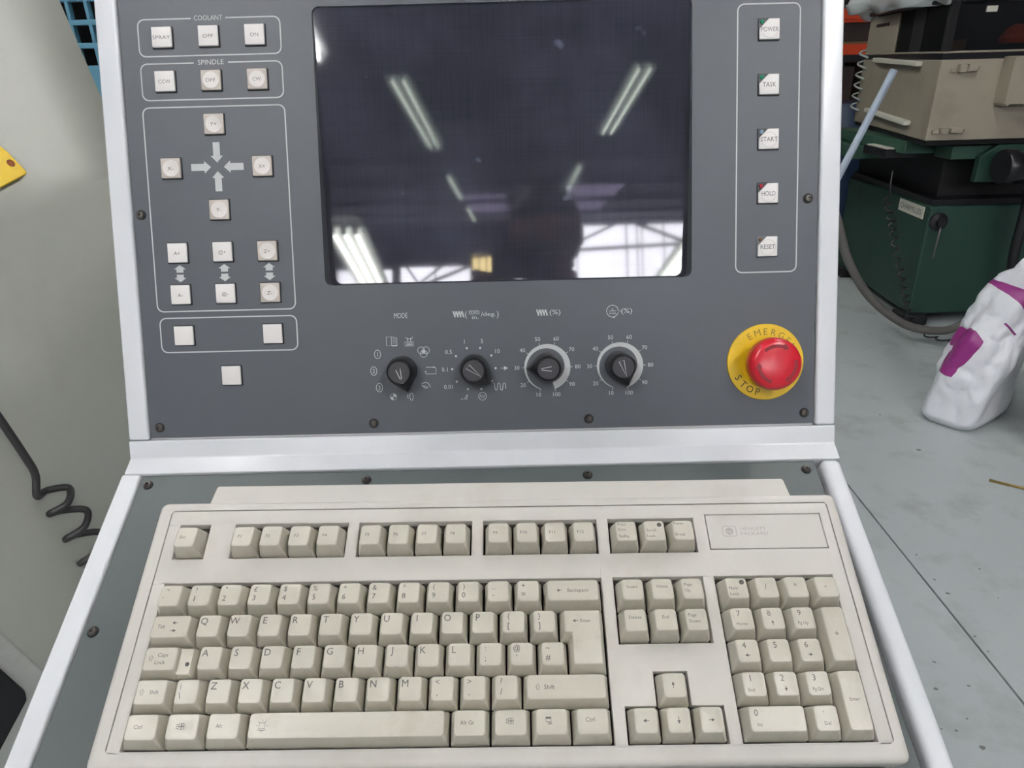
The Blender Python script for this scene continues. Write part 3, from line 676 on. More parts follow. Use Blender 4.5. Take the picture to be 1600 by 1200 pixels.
def plate_holes(name, x0, x1, y0, y1, holes, depth, mt):
    xs = sorted({x0, x1} | {h[0] for h in holes} | {h[1] for h in holes}); ys = sorted({y0, y1} | {h[2] for h in holes} | {h[3] for h in holes})
    solid = lambda i, j: 0 <= i < len(xs) - 1 and 0 <= j < len(ys) - 1 and not any(h[0] < (xs[i] + xs[i + 1]) / 2 < h[1] and h[2] < (ys[j] + ys[j + 1]) / 2 < h[3] for h in holes)
    bm = bmesh.new(); C = {}
    def v(i, j, z):
        if (i, j, z) not in C: C[(i, j, z)] = bm.verts.new((xs[i] * mm, ys[j] * mm, z * mm))
        return C[(i, j, z)]
    for i in range(len(xs) - 1):
        for j in range(len(ys) - 1):
            if not solid(i, j): continue
            bm.faces.new((v(i, j, 0), v(i + 1, j, 0), v(i + 1, j + 1, 0), v(i, j + 1, 0)))
            for (a, b, ni, nj) in (((i, j), (i + 1, j), i, j - 1), ((i + 1, j), (i + 1, j + 1), i + 1, j), ((i + 1, j + 1), (i, j + 1), i, j + 1), ((i, j + 1), (i, j), i - 1, j)):
                if not solid(ni, nj): bm.faces.new((v(a[0], a[1], 0), v(a[0], a[1], -depth), v(b[0], b[1], -depth), v(b[0], b[1], 0)))
    bmesh.ops.recalc_face_normals(bm, faces=bm.faces[:])
    sharp = [e for e in bm.edges if len(e.link_faces) == 2 and e.calc_face_angle(0) > 1.0 and all(abs(q.co.z) < 1e-7 for q in e.verts)]
    bmesh.ops.bevel(bm, geom=sharp, offset=0.0007, segments=2, affect='EDGES', profile=0.5)
    return bm_mesh(name, bm, mt, True, 30)
link('key_surround', plate_holes('key_surround', SX_0 + 0.35, SX_1 - 0.35, SY_0 + 0.3, SY_1 - 0.35, holes, 9, m_beige), kb, MK)
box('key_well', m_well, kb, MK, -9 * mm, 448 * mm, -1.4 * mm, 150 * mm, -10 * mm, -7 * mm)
prism('rear_ridge', m_beige, kb, MK, [(a * mm, b * mm) for a, b in ((14.6, 155), (425.4, 155), (423.0, 168.4), (421.5, 169.7), (18.5, 169.7), (17.0, 168.4))], -22 * mm, -0.6 * mm, 0.0012, 2)
for x in (8, 408):
    box('foot', m_beige, kb, MK, x * mm, (x + 22) * mm, 135 * mm, 150 * mm, -42.4 * mm, -24 * mm, 0.001, 1)
    box('rubber_foot', m_blackmatt, kb, MK, x * mm, (x + 22) * mm, 0, 10 * mm, -27.6 * mm, -24 * mm)
# badge panel
bd = box('badge_panel', m_beige, kb, MK, 362.4 * mm, 441.1 * mm, 117.5 * mm, 141.7 * mm, -3 * mm, -0.15 * mm, 0.0003, 1)
m_emb = mat('badge_print', rgb(178, 172, 166), 0.5)
Print().line(rrect(372.4, 381.6, 126.2, 133.4, 1.2, 3), 0.45, True).polys([circle(377, 129.8, 2.6, 20)]).build('badge_logo', m_emb, bd, MK, 0.0)
Print().text('hp', 377, 129.7, 2.4, rot=0).build('badge_logo', m_beige, bd, MK, 0.00008)
Print().text('HEWLETT', 393.5, 131.5, 2.3, w=17.5).text('PACKARD', 393.8, 128.0, 2.3, w=18.5).build('badge_lettering', m_emb, bd, MK, 0.0)

U = 19.05
DISH = 0.42
def key_rings(w, d, h, tilt, fi, bi, si):
    """rounded tapered cap, w x d mm footprint, origin at the footprint centre; returns rings plus the top height function"""
    hw, hd = w / 2 - 0.45, d / 2 - 0.45
    tx = hw - si; ty0, ty1 = -hd + fi, hd - bi; cy = (ty0 + ty1) / 2; th = (ty1 - ty0) / 2
    def tz(x, y): return h + tilt * (y - cy) / th - DISH * (1 - min(1, (x / tx) ** 2))
    R = [ringz(-hw, hw, -hd, hd, 0.8, -5), ringz(-hw + 0.15, hw - 0.15, -hd + 0.2, hd - 0.1, 1.0, -0.5)]
    def top(k, dz, r): return [(x, y, tz(x, y) + dz) for x, y, _ in ringz(-tx - k, tx + k, ty0 - k, ty1 + min(k, 0.5), r, 0)]
    R += [top(0.75, -1.3, 2.3), top(0.3, -0.35, 2.0), top(-0.25, 0, 1.8)]
    for q in (0.72, 0.4, 0.12): R.append([(x * q, cy + (y - cy) * q, tz(x * q, cy + (y - cy) * q)) for x, y, _ in R[4]])
    return R, tz, (-tx, tx, ty0, ty1)
KM = {}
def key(x, y, w, h, tilt, legs=(), d=1.0, fi=4.3, bi=1.0, si=2.75, led=None):
    """x,y: lower left of the cell in units; legs: (kind, data, fx, fy, size) with fx,fy fractions of the top face"""
    kk = (w, d, h, tilt, fi)
    R, tz, tb = key_rings(w * U, d * U, h, tilt, fi, bi, si)
    if kk not in KM: KM[kk] = loft('keycap', R, m_key, False, True, True, None)
    M = MK @ T((x + w / 2) * U * mm, (y + d / 2) * U * mm, 0)
    k = wn(link('keycap', KM[kk], kb, M))
    if legs: legends(k, M, legs, tz, tb)
    if led:
        lx, ly = tb[1] - 2.6, tb[3] - 2.6
        link('lock_light', lathe_mesh('lock_light', [(0.0016, 0), (0.0014, 0.0005), (0.0009, 0.0002), (0, 0.0002)], m_leg, 14), k, M @ T(lx * mm, ly * mm, (tz(lx, ly) + 0.05) * mm))
    return k
def legends(k, M, legs, tz, tb):
    p = Print()
    for L in legs:
        kind, data, fx, fy, sz = L
        x = tb[0] + (tb[1] - tb[0]) * fx if fx >= 0 else tb[0] - fx; y = tb[2] + (tb[3] - tb[2]) * fy
        if fx > 0 and fx == 0.111: x = tb[0] + 1.4
        if kind == 't': p.text(data, x, y, sz * (1.12 if sz < 3.3 else 1.0), align='c')
        elif kind == 'l': p.text(data, x, y, sz * 1.1, align='l')
        elif kind == 'a': p.polys([arrow_poly(x + math.cos(data) * sz / 2, y + math.sin(data) * sz / 2, data, sz, 0.35, 1.9, 1.9)])
        elif kind == 'o':  # outlined shift arrow
            p.line([(x, y + 1.7), (x + 1.3, y + 0.2), (x + 0.6, y + 0.2), (x + 0.6, y - 1.5), (x - 0.6, y - 1.5), (x - 0.6, y + 0.2), (x - 1.3, y + 0.2)], 0.28, True)
        elif kind == 'w':  # four pane window flag
            for a in (0, 1):
                for b in (0, 1): p.line([(x + q[0], y + q[1]) for q in rectl(-1.2 + 1.5 * a, 0.1 + 1.5 * a, -1.5 + 1.6 * b, -0.1 + 1.6 * b)], 0.3, True)
            for b in (-1.0, 0, 1.0): p.line([(x - 2.9, y + b), (x - 1.5, y + b)], 0.3)
        elif kind == 'm':
            p.line([(x + q[0], y + q[1]) for q in rectl(-1.6, 1.4, -0.6, 1.8)], 0.35, True); p.polys([[(x + a, y + b) for a, b in rectl(-1.6, 1.4, 0.9, 1.8)]])
            for b in (-1.2, -1.8): p.line([(x - 0.6, y + b), (x + 2.0, y + b)], 0.3)
        elif kind == 's':
            p.line([(x + q[0], y + q[1]) for q in rectl(-1.6, 1.6, -1.6, 1.6)], 0.3, True); p.line([(x - 1.6, y - 2.4), (x + 1.6, y - 2.4)], 0.3)
            for a in range(8): p.line([(x + 2.4 * math.cos(a * PI / 4), y + 2.4 * math.sin(a * PI / 4)), (x + 3.4 * math.cos(a * PI / 4), y + 3.4 * math.sin(a * PI / 4))], 0.25)
    V = [(a * mm, b * mm, (tz(a, b) + 0.15) * mm) for a, b in p.V]
    link('key_legend', mesh('key_legend', V, p.F, m_leg), k, M)
ROWS = {4: (10.4, -0.8), 3: (9.2, -0.5), 2: (8.2, -0.2), 1: (8.0, 0.3), 0: (8.2, 0.6)}
def K(r, x, w, legs, **kw): return key(x, r, w, ROWS[r][0], ROWS[r][1], legs, **kw)
BIG, SM = 4.0, 1.9
two = lambda a, b: (('t', a, 0.26, 0.78, 2.9), ('t', b, 0.26, 0.33, 3.1))
K(4, 0, 1, (('t', '¬', 0.3, 0.8, 2.4), ('t', '`', 0.15, 0.3, 3.0)))
for i, (a, b) in enumerate((('!', '1'), ('"', '2'), ('£', '3'), ('$', '4'), ('%', '5'), ('^', '6'), ('&', '7'), ('*', '8'), ('(', '9'), (')', '0'), ('_', '-'), ('+', '='))): K(4, 1 + i, 1, two(a, b))
K(4, 13, 2, (('a', PI, 0.22, 0.5, 3.4), ('t', 'Backspace', 0.6, 0.5, 2.0)))
K(3, 0, 1.5, (('t', 'Tab', 0.24, 0.5, 1.9), ('a', PI, 0.6, 0.68, 3.6), ('a', 0, 0.6, 0.3, 3.6)))
for i, c in enumerate('QWERTYUIOP'): K(3, 1.5 + i, 1, (('t', c, 0.24, 0.74, BIG),))
K(3, 11.5, 1, two('{', '[')); K(3, 12.5, 1, two('}', ']'))
# caps lock: stepped key
kcap = key(0, 2, 1.32, ROWS[2][0], ROWS[2][1], (('t', 'Caps', 0.56, 0.68, 2.0), ('t', 'Lock', 0.52, 0.34, 2.0), ('o', 0, 0.2, 0.52, 1)))
Mst = MK @ T(1.28 * U * mm, 2 * U * mm, 0)
st = link('step', loft('step', [ringz(-2, 0.47 * U - 0.45, 0.5, U - 0.5, 0.8, -5), ringz(-2, 0.47 * U - 0.7, 0.8, U - 0.7, 1, 2), ringz(-2, 0.47 * U - 2.6, 2.6, U - 1.4, 1.2, 5.0)], m_key, False, True), kcap, Mst)
link('lock_light', lathe_mesh('lock_light', [(0.0013, 0), (0.0012, 0.0004), (0.0008, 0.0001), (0, 0.0001)], m_leg, 12), kcap, Mst @ T(4.2 * mm, 8.4 * mm, 5.05 * mm))
for i, c in enumerate('ASDFGHJKL'): K(2, 1.75 + i, 1, (('t', c, 0.24, 0.74, BIG),) + ((('l', '_', 0.42, 0.12, 2.4),) if c in 'FJ' else ()))
K(2, 10.75, 1, two(':', ';')); K(2, 11.75, 1, two('@', "'")); K(2, 12.75, 1, two('~', '#'))
K(1, 0, 1.25, (('o', 0, 0.2, 0.5, 1), ('t', 'Shift', 0.62, 0.5, 1.9)))
K(1, 1.25, 1, (('t', '|', 0.18, 0.75, 2.2), ('t', '\\', 0.2, 0.35, 3.2)))
for i, c in enumerate('ZXCVBNM'): K(1, 2.25 + i, 1, (('t', c, 0.24, 0.74, BIG),))
K(1, 9.25, 1, two('<', ',')); K(1, 10.25, 1, two('>', '.')); K(1, 11.25, 1, two('?', '/'))
K(1, 12.25, 2.75, (('o', 0, 0.13, 0.5, 1), ('t', 'Shift', 0.28, 0.5, 2.2)))
K(0, 0, 1.25, (('t', 'Ctrl', 0.38, 0.52, 1.9),)); K(0, 1.25, 1.25, (('w', 0, 0.45, 0.52, 1),)); K(0, 2.5, 1.25, (('t', 'Alt', 0.35, 0.52, 1.9),))
K(0, 3.75, 6.25, (('s', 0, 0.065, 0.5, 1),))
K(0, 10, 1.25, (('t', 'Alt Gr', 0.42, 0.52, 1.9),)); K(0, 11.25, 1.25, (('w', 0, 0.5, 0.56, 1),)); K(0, 12.5, 1.25, (('m', 0, 0.4, 0.56, 1),)); K(0, 13.75, 1.25, (('t', 'Ctrl', 0.42, 0.58, 2.1),))
# tall L-shaped enter key
def enter_key():
    x0, x1, xm = 0.45, 1.5 * U - 0.45, 0.25 * U + 0.45; y0, y1, ym = 0.45, 2 * U - 0.45, U + 0.45
    def ring(i, fi, bi, z, zt): return [(xm + i, y0 + fi, z), (x1 - i, y0 + fi, z), (x1 - i, y1 - bi, z + zt), (x0 + i, y1 - bi, z + zt), (x0 + i, ym + fi, z + zt * 0.5), (xm + i, ym + fi, z + zt * 0.5)]
    bm = bmesh.new(); rings = [ring(0, 0, 0, -5, 0), ring(0.2, 0.2, 0.1, -0.5, 0), ring(2.75, 4.3, 1.0, 8.6, 0.5)]
    R = [[bm.verts.new(tuple(c * mm for c in p)) for p in r] for r in rings]
    for a, b in zip(R[:-1], R[1:]):
        for i in range(6): bm.faces.new((a[i], a[(i + 1) % 6], b[(i + 1) % 6], b[i]))
    bm.faces.new(R[-1]); bmesh.ops.recalc_face_normals(bm, faces=bm.faces[:])
    topv = set(R[-1]); ed = [e for e in bm.edges if e.verts[0] in topv or e.verts[1] in topv]
    ed = [e for e in ed if not (e.verts[0] not in topv and e.verts[1] not in topv)]
    bmesh.ops.bevel(bm, geom=ed, offset=0.0008, segments=2, affect='EDGES', profile=0.5)
    return bm_mesh('keycap', bm, m_key, True, 40)
Men = MK @ T(13.5 * U * mm, 2 * U * mm, 0); ke = link('keycap', enter_key(), kb, Men)
p = Print().polys([arrow_poly(8.2, 30.4, PI, 3.6, 0.35, 1.9, 1.9)]).text('Enter', 16.4, 30.4, 2.0)
link('key_legend', mesh('key_legend', [(a * mm, b * mm, 9.12 * mm) for a, b in p.V], p.F, m_leg), ke, Men)
# function row
FY = 116.25 / U
def KF(x, legs, **kw): return key(x, FY, 1, 10.2, -0.9, legs, fi=3.4, **kw)
KF(0, (('t', 'Esc', 0.34, 0.5, 1.9),))
for i in range(12): KF(2 + i + 0.5 * (i // 4), (('t', 'F%d' % (i + 1), 0.34, 0.5, 1.9),))
KF(15.5, (('l', 'Print', -1.0, 0.86, 1.8), ('l', 'Scrn', -1.0, 0.58, 1.8), ('l', 'SysRq', -1.0, 0.22, 1.8)))
KF(16.5, (('l', 'Scroll', -0.8, 0.52, 1.8), ('l', 'Lock', -0.8, 0.22, 1.8)), led=True); KF(17.5, (('l', 'Pause', -0.8, 0.88, 1.8), ('l', 'Break', -0.8, 0.28, 1.8)))
# navigation block
for r, x, a, b in ((4, 15.5, 'Insert', ''), (4, 16.5, 'Home', ''), (4, 17.5, 'Page', 'Up'), (3, 15.5, 'Delete', ''), (3, 16.5, 'End', ''), (3, 17.5, 'Page', 'Down')):
    K(r, x, 1, (('t', a, 0.5, 0.64, 1.8),) if not b else (('l', a, -1.6, 0.72, 1.8), ('l', b, -1.6, 0.42, 1.8)))
K(1, 16.5, 1, (('a', PI / 2, 0.45, 0.52, 3.8),)); K(0, 15.5, 1, (('a', PI, 0.5, 0.5, 3.6),)); K(0, 16.5, 1, (('a', -PI / 2, 0.5, 0.5, 3.8),)); K(0, 17.5, 1, (('a', 0, 0.5, 0.5, 3.6),))
# number pad
K(4, 19, 1, (('l', 'Num', -1.2, 0.5, 1.8), ('l', 'Lock', -1.2, 0.2, 1.8)), led=True)
for i, c in enumerate('/*-'): K(4, 20 + i, 1, (('t', c, 0.45, 0.56, 3.2),))
for r, row in ((3, (('7', 'Home'), ('8', PI / 2), ('9', 'Pg Up'))), (2, (('4', PI), ('5', None), ('6', 0.0))), (1, (('1', 'End'), ('2', -PI / 2), ('3', 'Pg Dn')))):
    for i, (n, s) in enumerate(row):
        L = [('t', n, 0.35, 0.76, 3.1)]
        if isinstance(s, str): L.append(('l', s, -2.2, 0.26, 1.7))
        elif s is not None: L.append(('a', s, 0.45, 0.3, 3.2))
        K(r, 19 + i, 1, tuple(L))
K(0, 19, 2, (('t', '0', 0.12, 0.76, 3.1), ('t', 'Ins', 0.16, 0.28, 1.7))); K(0, 21, 1, (('t', '.', 0.4, 0.88, 3.4), ('t', 'Del', 0.5, 0.3, 1.7)))
key(22, 2, 1, 8.8, -0.3, (('t', '+', 0.45, 0.5, 3.2),), d=2.0); key(22, 0, 1, 8.2, 0.2, (('t', 'Enter', 0.5, 0.52, 1.7),), d=2.0)

# ------------------------------------------------------------------ beige machine enclosure at the left
hv = Vector((0.361, 0.9326, 0)); nv = Vector((0.9326, -0.361, 0)); zv = Vector((0, 0, 1))
EO = Vector((-0.64, 0.95, 0))
me_root = thing('machine_enclosure', (-0.75, 1.0, 0), 'large beige sheet metal machine guard with a soft fold, left of the console', 'machine')
fa, fb = 0.886, 0.465; ZF = 1.217
upv = (zv * fa - nv * fb)
def guard_sheet():
    prof = [(0.0, 0.0, None)]
    pts = []                       # (offset along normal, height) going up, then near and far limits of s
    for z in (0.2, 0.5, 0.8, 1.05, 1.17): pts.append((Vector((0, 0, z)), -0.55, 0.45))
    for k in range(9):             # rounded fold
        a = k / 8; ang = math.atan2(fb, fa) * a; r = 0.06
        pts.append((-nv * (r * (1 - math.cos(ang))) + zv * (ZF - 0.014 + r * math.sin(ang)), -0.55, 0.45 if k < 3 else 0.165))
    base = pts[-1][0]
    for v in (0.02, 0.12, 0.25, 0.42, 0.6): pts.append((base + upv * v, -0.55, 0.168 + 0.187 * v))
    V = []; F = []; n = 9
    for r_, (o, s0, s1) in enumerate(pts):
        for i in range(n):
            q_ = s0 + (s1 - s0) * i / (n - 1)      # the fold climbs slightly away from the viewer
            V.append(EO + o + hv * q_ + zv * ((0.097 * (q_ - 0.05) - 0.010) if r_ >= 4 else 0))
    for j in range(len(pts) - 1):
        for i in range(n - 1): F.append((j * n + i, j * n + i + 1, (j + 1) * n + i + 1, (j + 1) * n + i))
    me = mesh('guard_sheet', V, F, m_encl, True); return me
I4 = Matrix.Identity(4)
gs = link('guard_sheet', guard_sheet(), me_root, I4)
sm = gs.modifiers.new('thickness', 'SOLIDIFY'); sm.thickness = 0.012; sm.offset = -1 if False else 1
ME2 = frame(EO, hv, zv, nv)      # x along the face, y up, z out of it
ME2 = frame(EO, -hv, zv, nv) if hv.cross(zv).dot(nv) < 0 else ME2
sgn = -1.0 if hv.cross(zv).dot(nv) < 0 else 1.0
m_encl2 = mat('pale_machine_base', rgb(196, 198, 192), 0.4, var=0.03, scale=6, dirt=rgb(150, 140, 128), damt=0.4, dscale=18)
prism('base_casting', m_encl2, me_root, ME2, [(sgn * a, b) for a, b in ((-0.186, 0.546), (-0.22, 0.662), (-0.31, 0.97), (-0.6, 0.97), (-0.6, 0.0), (-0.33, 0.0), (-0.30, 0.42), (-0.205, 0.516))], -0.03, 0.014, 0.010, 3)
pd = prism('rubber_pad', m_blackmatt, me_root, ME2, [(sgn * a, b) for a, b in ((-0.231, 0.543), (-0.229, 0.559), (-0.2485, 0.629), (-0.33, 0.90), (-0.55, 0.90), (-0.55, 0.2), (-0.288, 0.500))], 0.012, 0.022, 0.005, 3)
pd['label'] = 'black rubber pad'
# small dark chips in the paint
for s, z, r in ((-0.115, 0.705, 0.0035), (-0.125, 0.672, 0.003), (-0.17, 0.672, 0.0028), (-0.15, 0.648, 0.0045), (-0.106, 0.625, 0.003), (-0.178, 0.63, 0.002), (-0.09, 0.78, 0.002)):
    P = [(sgn * s + r * (0.6 + 0.5 * random.random()) * math.cos(a), z + r * (0.8 + 0.8 * random.random()) * math.sin(a)) for a in [k * PI / 4 for k in range(8)]]
    flat('paint_chip', m_screwd, me_root, ME2, [P if sgn > 0 else P], 0.0006)
# yellow plate with a hole
MU = frame(EO + zv * ZF, hv * sgn, upv, (hv * sgn).cross(upv))
yb = thing('yellow_bracket', (0, 0, 0), 'bright yellow plate with a round hole mounted on the beige machine guard', 'bracket', M=MU @ T(0, 0.03, 0.0))
yp = [(0.0065, 0.016), (0.0055, 0.012), (-0.034, 0.001), (-0.14, -0.028), (-0.14, 0.12), (-0.02, 0.082), (-0.001, 0.043)]
prism('plate', m_yel, yb, MU, [(sgn * a, b) for a, b in yp], 0.006, 0.014, 0.0012, 2)
link('hole', lathe_mesh('hole', [(0, 0.0142), (0.0040, 0.0142), (0.0046, 0.0146), (0.0050, 0.0138)], mat('hole_shade_brown', rgb(140, 74, 8), 0.6), 18), yb, MU @ T(sgn * -0.0065, 0.028, 0))  # dark disc on the plate; the hole's shade is put into its colour
for a, b in ((-0.03, 0.04), (-0.1, 0.02)):
    link('standoff', lathe_mesh('standoff', [(0.006, -0.004), (0.006, 0.011)], m_dkgrey, 14), yb, MU @ T(sgn * a, b, 0))
# coiled black cord
lead = [(-0.69, 0.79, 1.10), (-0.668, 0.796, 1.0), (-0.660, 0.802, 0.952), (-0.655, 0.814, 0.891), (-0.653, 0.818, 0.859)]
zig = [(-0.656, 0.812, 0.829), (-0.640, 0.853, 0.815), (-0.653, 0.819, 0.795), (-0.635, 0.866, 0.768), (-0.650, 0.828, 0.745), (-0.631, 0.876, 0.720), (-0.647, 0.836, 0.696), (-0.629, 0.884, 0.672), (-0.645, 0.845, 0.648), (-0.627, 0.892, 0.624), (-0.643, 0.853, 0.600)]
cpts = list(lead)
for i in range(len(zig) - 1):      # each half turn passes in front of, then behind the coil's axis
    a_, b_ = Vector(zig[i]), Vector(zig[i + 1]); off = nv * (0.016 if i % 2 else -0.012)
    cpts.append(a_); cpts.append((a_ + b_) / 2 + off)
cpts.append(Vector(zig[-1]))
tag(link('curly_cable', tube_mesh('curly_cable', catmull(cpts, 8), 0.0050, mat('black_cord_sheath', rgb(46, 44, 46), 0.45), 10)),
    'thick black curly cable hanging in front of the beige machine guard', 'cable')
# teal crate with square openings
lt = thing('lattice_crate', (-1.1, 2.0, 0), 'teal plastic crate wall with rows of square openings, behind the beige machine', 'crate')
LX0, px, LZ0, pz = -1.0870, 0.0455, 1.369, 0.05
for i in range(-8, 10):
    x = LX0 + px * i - 0.0045
    box('lattice_upright', m_teal, lt, I4, x - 0.0042, x + 0.0042, 1.895, 1.915, 1.36, 1.90, 0.0012, 1)
for j in range(11):
    z = LZ0 + pz * j
    box('lattice_crosspiece', m_teal, lt, I4, -1.47, -0.66, 1.8945, 1.9145, z - 0.012, z, 0.0012, 1)
box('lower_wall', m_teal, lt, I4, -1.47, -0.66, 1.895, 1.915, 0, 1.362)
for x in (-1.47, -0.672): box('side_wall', m_teal, lt, I4, x, x + 0.012, 1.915, 2.5, 0, 1.90)
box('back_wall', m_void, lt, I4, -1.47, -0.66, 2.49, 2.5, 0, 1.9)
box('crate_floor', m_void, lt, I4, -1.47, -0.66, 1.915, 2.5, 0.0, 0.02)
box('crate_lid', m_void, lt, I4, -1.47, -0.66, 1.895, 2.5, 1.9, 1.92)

# ------------------------------------------------------------------ spark erosion machine at the right
ed = thing('erosion_machine', (2.5, 4.1, 0), 'dark green and beige spark erosion machine with windowed tank behind the console', 'machine')
PT = [(1.988, 3.55), (2.95, 3.55), (3.14, 4.76), (2.185, 4.76)]
def inset(P, k):
    cx = sum(p[0] for p in P) / len(P); cy = sum(p[1] for p in P) / len(P)
    return [(cx + (x - cx) * (1 - k), cy + (y - cy) * (1 - k)) for x, y in P]
prism('tank_body', m_tank, ed, I4, PT, 0.962, 1.316, 0.004, 1)
prism('tank_seal', m_black, ed, I4, inset(PT, 0.008), 1.31, 1.345)
prism('tank_rim', m_tank, ed, I4, PT, 1.343, 1.352, 0.002, 1)
prism('tank_underside', m_void, ed, I4, inset(PT, 0.02), 0.94, 0.965)
dl = Vector((PT[3][0] - PT[0][0], PT[3][1] - PT[0][1], 0)).normalized()
ML = frame((PT[0][0], PT[0][1], 0), -dl, zv, (-dl).cross(zv)); sL = -1   # left face: x = -s, y up, z outward
if ML.col[2].to_3d().x > 0:
    ML = frame((PT[0][0], PT[0][1], 0), dl, zv, dl.cross(zv)); sL = 1
def boxL(nm, mt, s0, s1, z0, z1, o0, o1, bev=0.0, parent=None):
    a, b = sorted((sL * s0, sL * s1)); return box(nm, mt, parent or ed, ML, a, b, z0, z1, o0, o1, bev, 1)
def tinted():
    m = bpy.data.materials.new('smoked_tank_window'); m.use_nodes = True; nt = m.node_tree; b = nt.nodes['Principled BSDF']
    b.inputs['Base Color'].default_value = (0.02, 0.022, 0.025, 1); b.inputs['Roughness'].default_value = 0.12
    tr = nt.nodes.new('ShaderNodeBsdfTransparent'); tr.inputs[0].default_value = (0.7, 0.7, 0.68, 1)
    tc = nt.nodes.new('ShaderNodeTexCoord'); nz = nt.nodes.new('ShaderNodeTexNoise'); nz.inputs['Scale'].default_value = 5
    mr = nt.nodes.new('ShaderNodeMapRange'); mr.inputs[3].default_value = 0.6; mr.inputs[4].default_value = 0.8
    nt.links.new(tc.outputs['Object'], nz.inputs['Vector']); nt.links.new(nz.outputs['Fac'], mr.inputs[0])
    mx = nt.nodes.new('ShaderNodeMixShader'); nt.links.new(mr.outputs[0], mx.inputs[0]); nt.links.new(b.outputs[0], mx.inputs[1]); nt.links.new(tr.outputs[0], mx.inputs[2])
    nt.links.new(mx.outputs[0], nt.nodes['Material Output'].inputs[0]); return m
m_tint = tinted()
boxL('window_pane', m_tint, 0.02, 0.70, 1.352, 1.56, -0.012, -0.006)
boxL('side_panel', m_tank, 0.70, 1.22, 1.352, 1.545, -0.02, -0.002, 0.002)
boxL('side_panel_vent', m_black, 0.86, 1.08, 1.49, 1.505, -0.004, 0.001)
boxL('corner_post', m_void, -0.004, 0.022, 1.352, 1.56, -0.03, 0.0)
box('window_pane', m_tint, ed, I4, 2.02, 2.93, 3.556, 3.562, 1.352, 1.56)
box('corner_post', m_void, ed, I4, 1.99, 2.022, 3.552, 3.58, 1.352, 1.56)
for p_, q_ in ((PT[0], PT[1]), (PT[1], PT[2]), (PT[2], PT[3]), (PT[3], PT[0])):
    link('tank_top_rail', tube_mesh('tank_top_rail', [(p_[0], p_[1], 1.562), (q_[0], q_[1], 1.562)], 0.012, m_black, 6), ed, I4)
prism('tank_inner_wall', m_blackmatt, ed, I4, [(2.04, 3.86), (2.9, 3.86), (3.06, 4.7), (2.2, 4.7)], 1.34, 1.556)
# two pale grab bars
for z0, z1 in ((1.318, 1.300), (1.048, 1.026)):
    b0, b1 = 0.23, 0.93
    h = prism('grab_bar', m_alu, ed, ML, [(sL * b0, z1 - 0.012), (sL * b0, z1 + 0.010), (sL * b1, z0 + 0.010), (sL * b1, z0 - 0.012)], 0.0, 0.035, 0.003, 1)
# hinges and latches on the front
for x0, x1, z0, z1, o in ((2.035, 2.06, 1.262, 1.284, 0.012), (2.068, 2.098, 1.262, 1.296, 0.03), (2.103, 2.145, 1.266, 1.298, 0.035), (2.145, 2.165, 1.278, 1.286, 0.015),
                          (2.01, 2.04, 0.994, 1.012, 0.012), (2.043, 2.075, 0.994, 1.020, 0.03), (2.085, 2.14, 0.998, 1.022, 0.035), (2.14, 2.165, 1.006, 1.014, 0.015)):
    box('hinge', m_tank, ed, I4, x0, x1, 3.55 - o, 3.551, z0, z1, 0.002, 1)
prism('cover_box', m_tank, ed, frame((0, 3.55, 0), (1, 0, 0), (0, 0, 1), (0, -1, 0)), [(2.272, 1.126), (2.285, 1.112), (2.30, 1.122), (2.62, 1.122), (2.62, 1.325), (2.272, 1.325)], -0.001, 0.085, 0.003, 1)
# dielectric coil hose looped at the tank's far edge
hl = [(2.185 + 0.02 * math.cos(a) - 0.012, 4.74 + 0.05 * math.sin(a), 1.375 - 0.36 * i / 96) for i in range(97) for a in [i * 2 * PI / 16]]
link('looped_hose', tube_mesh('looped_hose', hl, 0.006, mat('clear_hose', rgb(170, 180, 176), 0.25), 6), ed, I4)
# head and workpieces seen through the window
box('machine_head', m_blackmatt, ed, I4, 2.34, 2.9, 3.90, 4.4, 1.50, 2.15, 0.02, 2)
box('maker_plate', m_alu, ed, I4, 2.143, 2.19, 3.548, 3.5555, 1.508, 1.532)
link('electrode_holder', lathe_mesh('electrode_holder', [(0, 1.36), (0.07, 1.36), (0.075, 1.38), (0.05, 1.42), (0.02, 1.44), (0, 1.44)], mat('orange_resin', rgb(226, 96, 66), 0.5), 24), ed, T(2.375, 3.65, 0.02))
box('workpiece', m_wood, ed, I4, 2.085, 2.125, 3.62, 3.66, 1.345, 1.40, 0.002, 1)
# slides and bed between tank and base
box('slide', m_greenl, ed, I4, 2.02, 2.6, 3.78, 4.6, 0.875, 0.938, 0.006, 2)
box('slide', m_greenl, ed, I4, 1.96, 2.22, 4.2, 4.85, 0.80, 0.872, 0.006, 2)
box('bellows', m_blackmatt, ed, I4, 2.24, 2.80, 3.78, 4.7, 0.62, 0.88)
box('chip_tray', m_black, ed, I4, 1.97, 2.16, 3.86, 4.12, 0.845, 0.89, 0.004, 1)
box('tray_plate', m_alu, ed, I4, 1.98, 2.11, 3.88, 4.10, 0.89, 0.896)
box('front_slide', m_greenl, ed, I4, 2.16, 2.9, 3.60, 3.75, 0.865, 0.93, 0.006, 2)
link('servo_motor', lathe_mesh('servo_motor', [(0, 0), (0.075, 0), (0.08, 0.006), (0.08, 0.05), (0.068, 0.056), (0.068, 0.3), (0.05, 0.31), (0, 0.31)], m_black, 28), ed, T(2.31, 3.44, 0.85) @ Matrix.Rotation(PI / 2, 4, 'Y'))
prism('motor_bracket', m_green, ed, frame((0, 3.60, 0), (1, 0, 0), (0, 0, 1), (0, -1, 0)), [(2.28, 0.76), (2.75, 0.76), (2.75, 0.935), (2.36, 0.935), (2.28, 0.88)], 0, 0.04, 0.004, 1)
PBs = [(2.143, 3.644), (2.86, 3.65), (2.92, 4.72), (2.2, 4.72)]
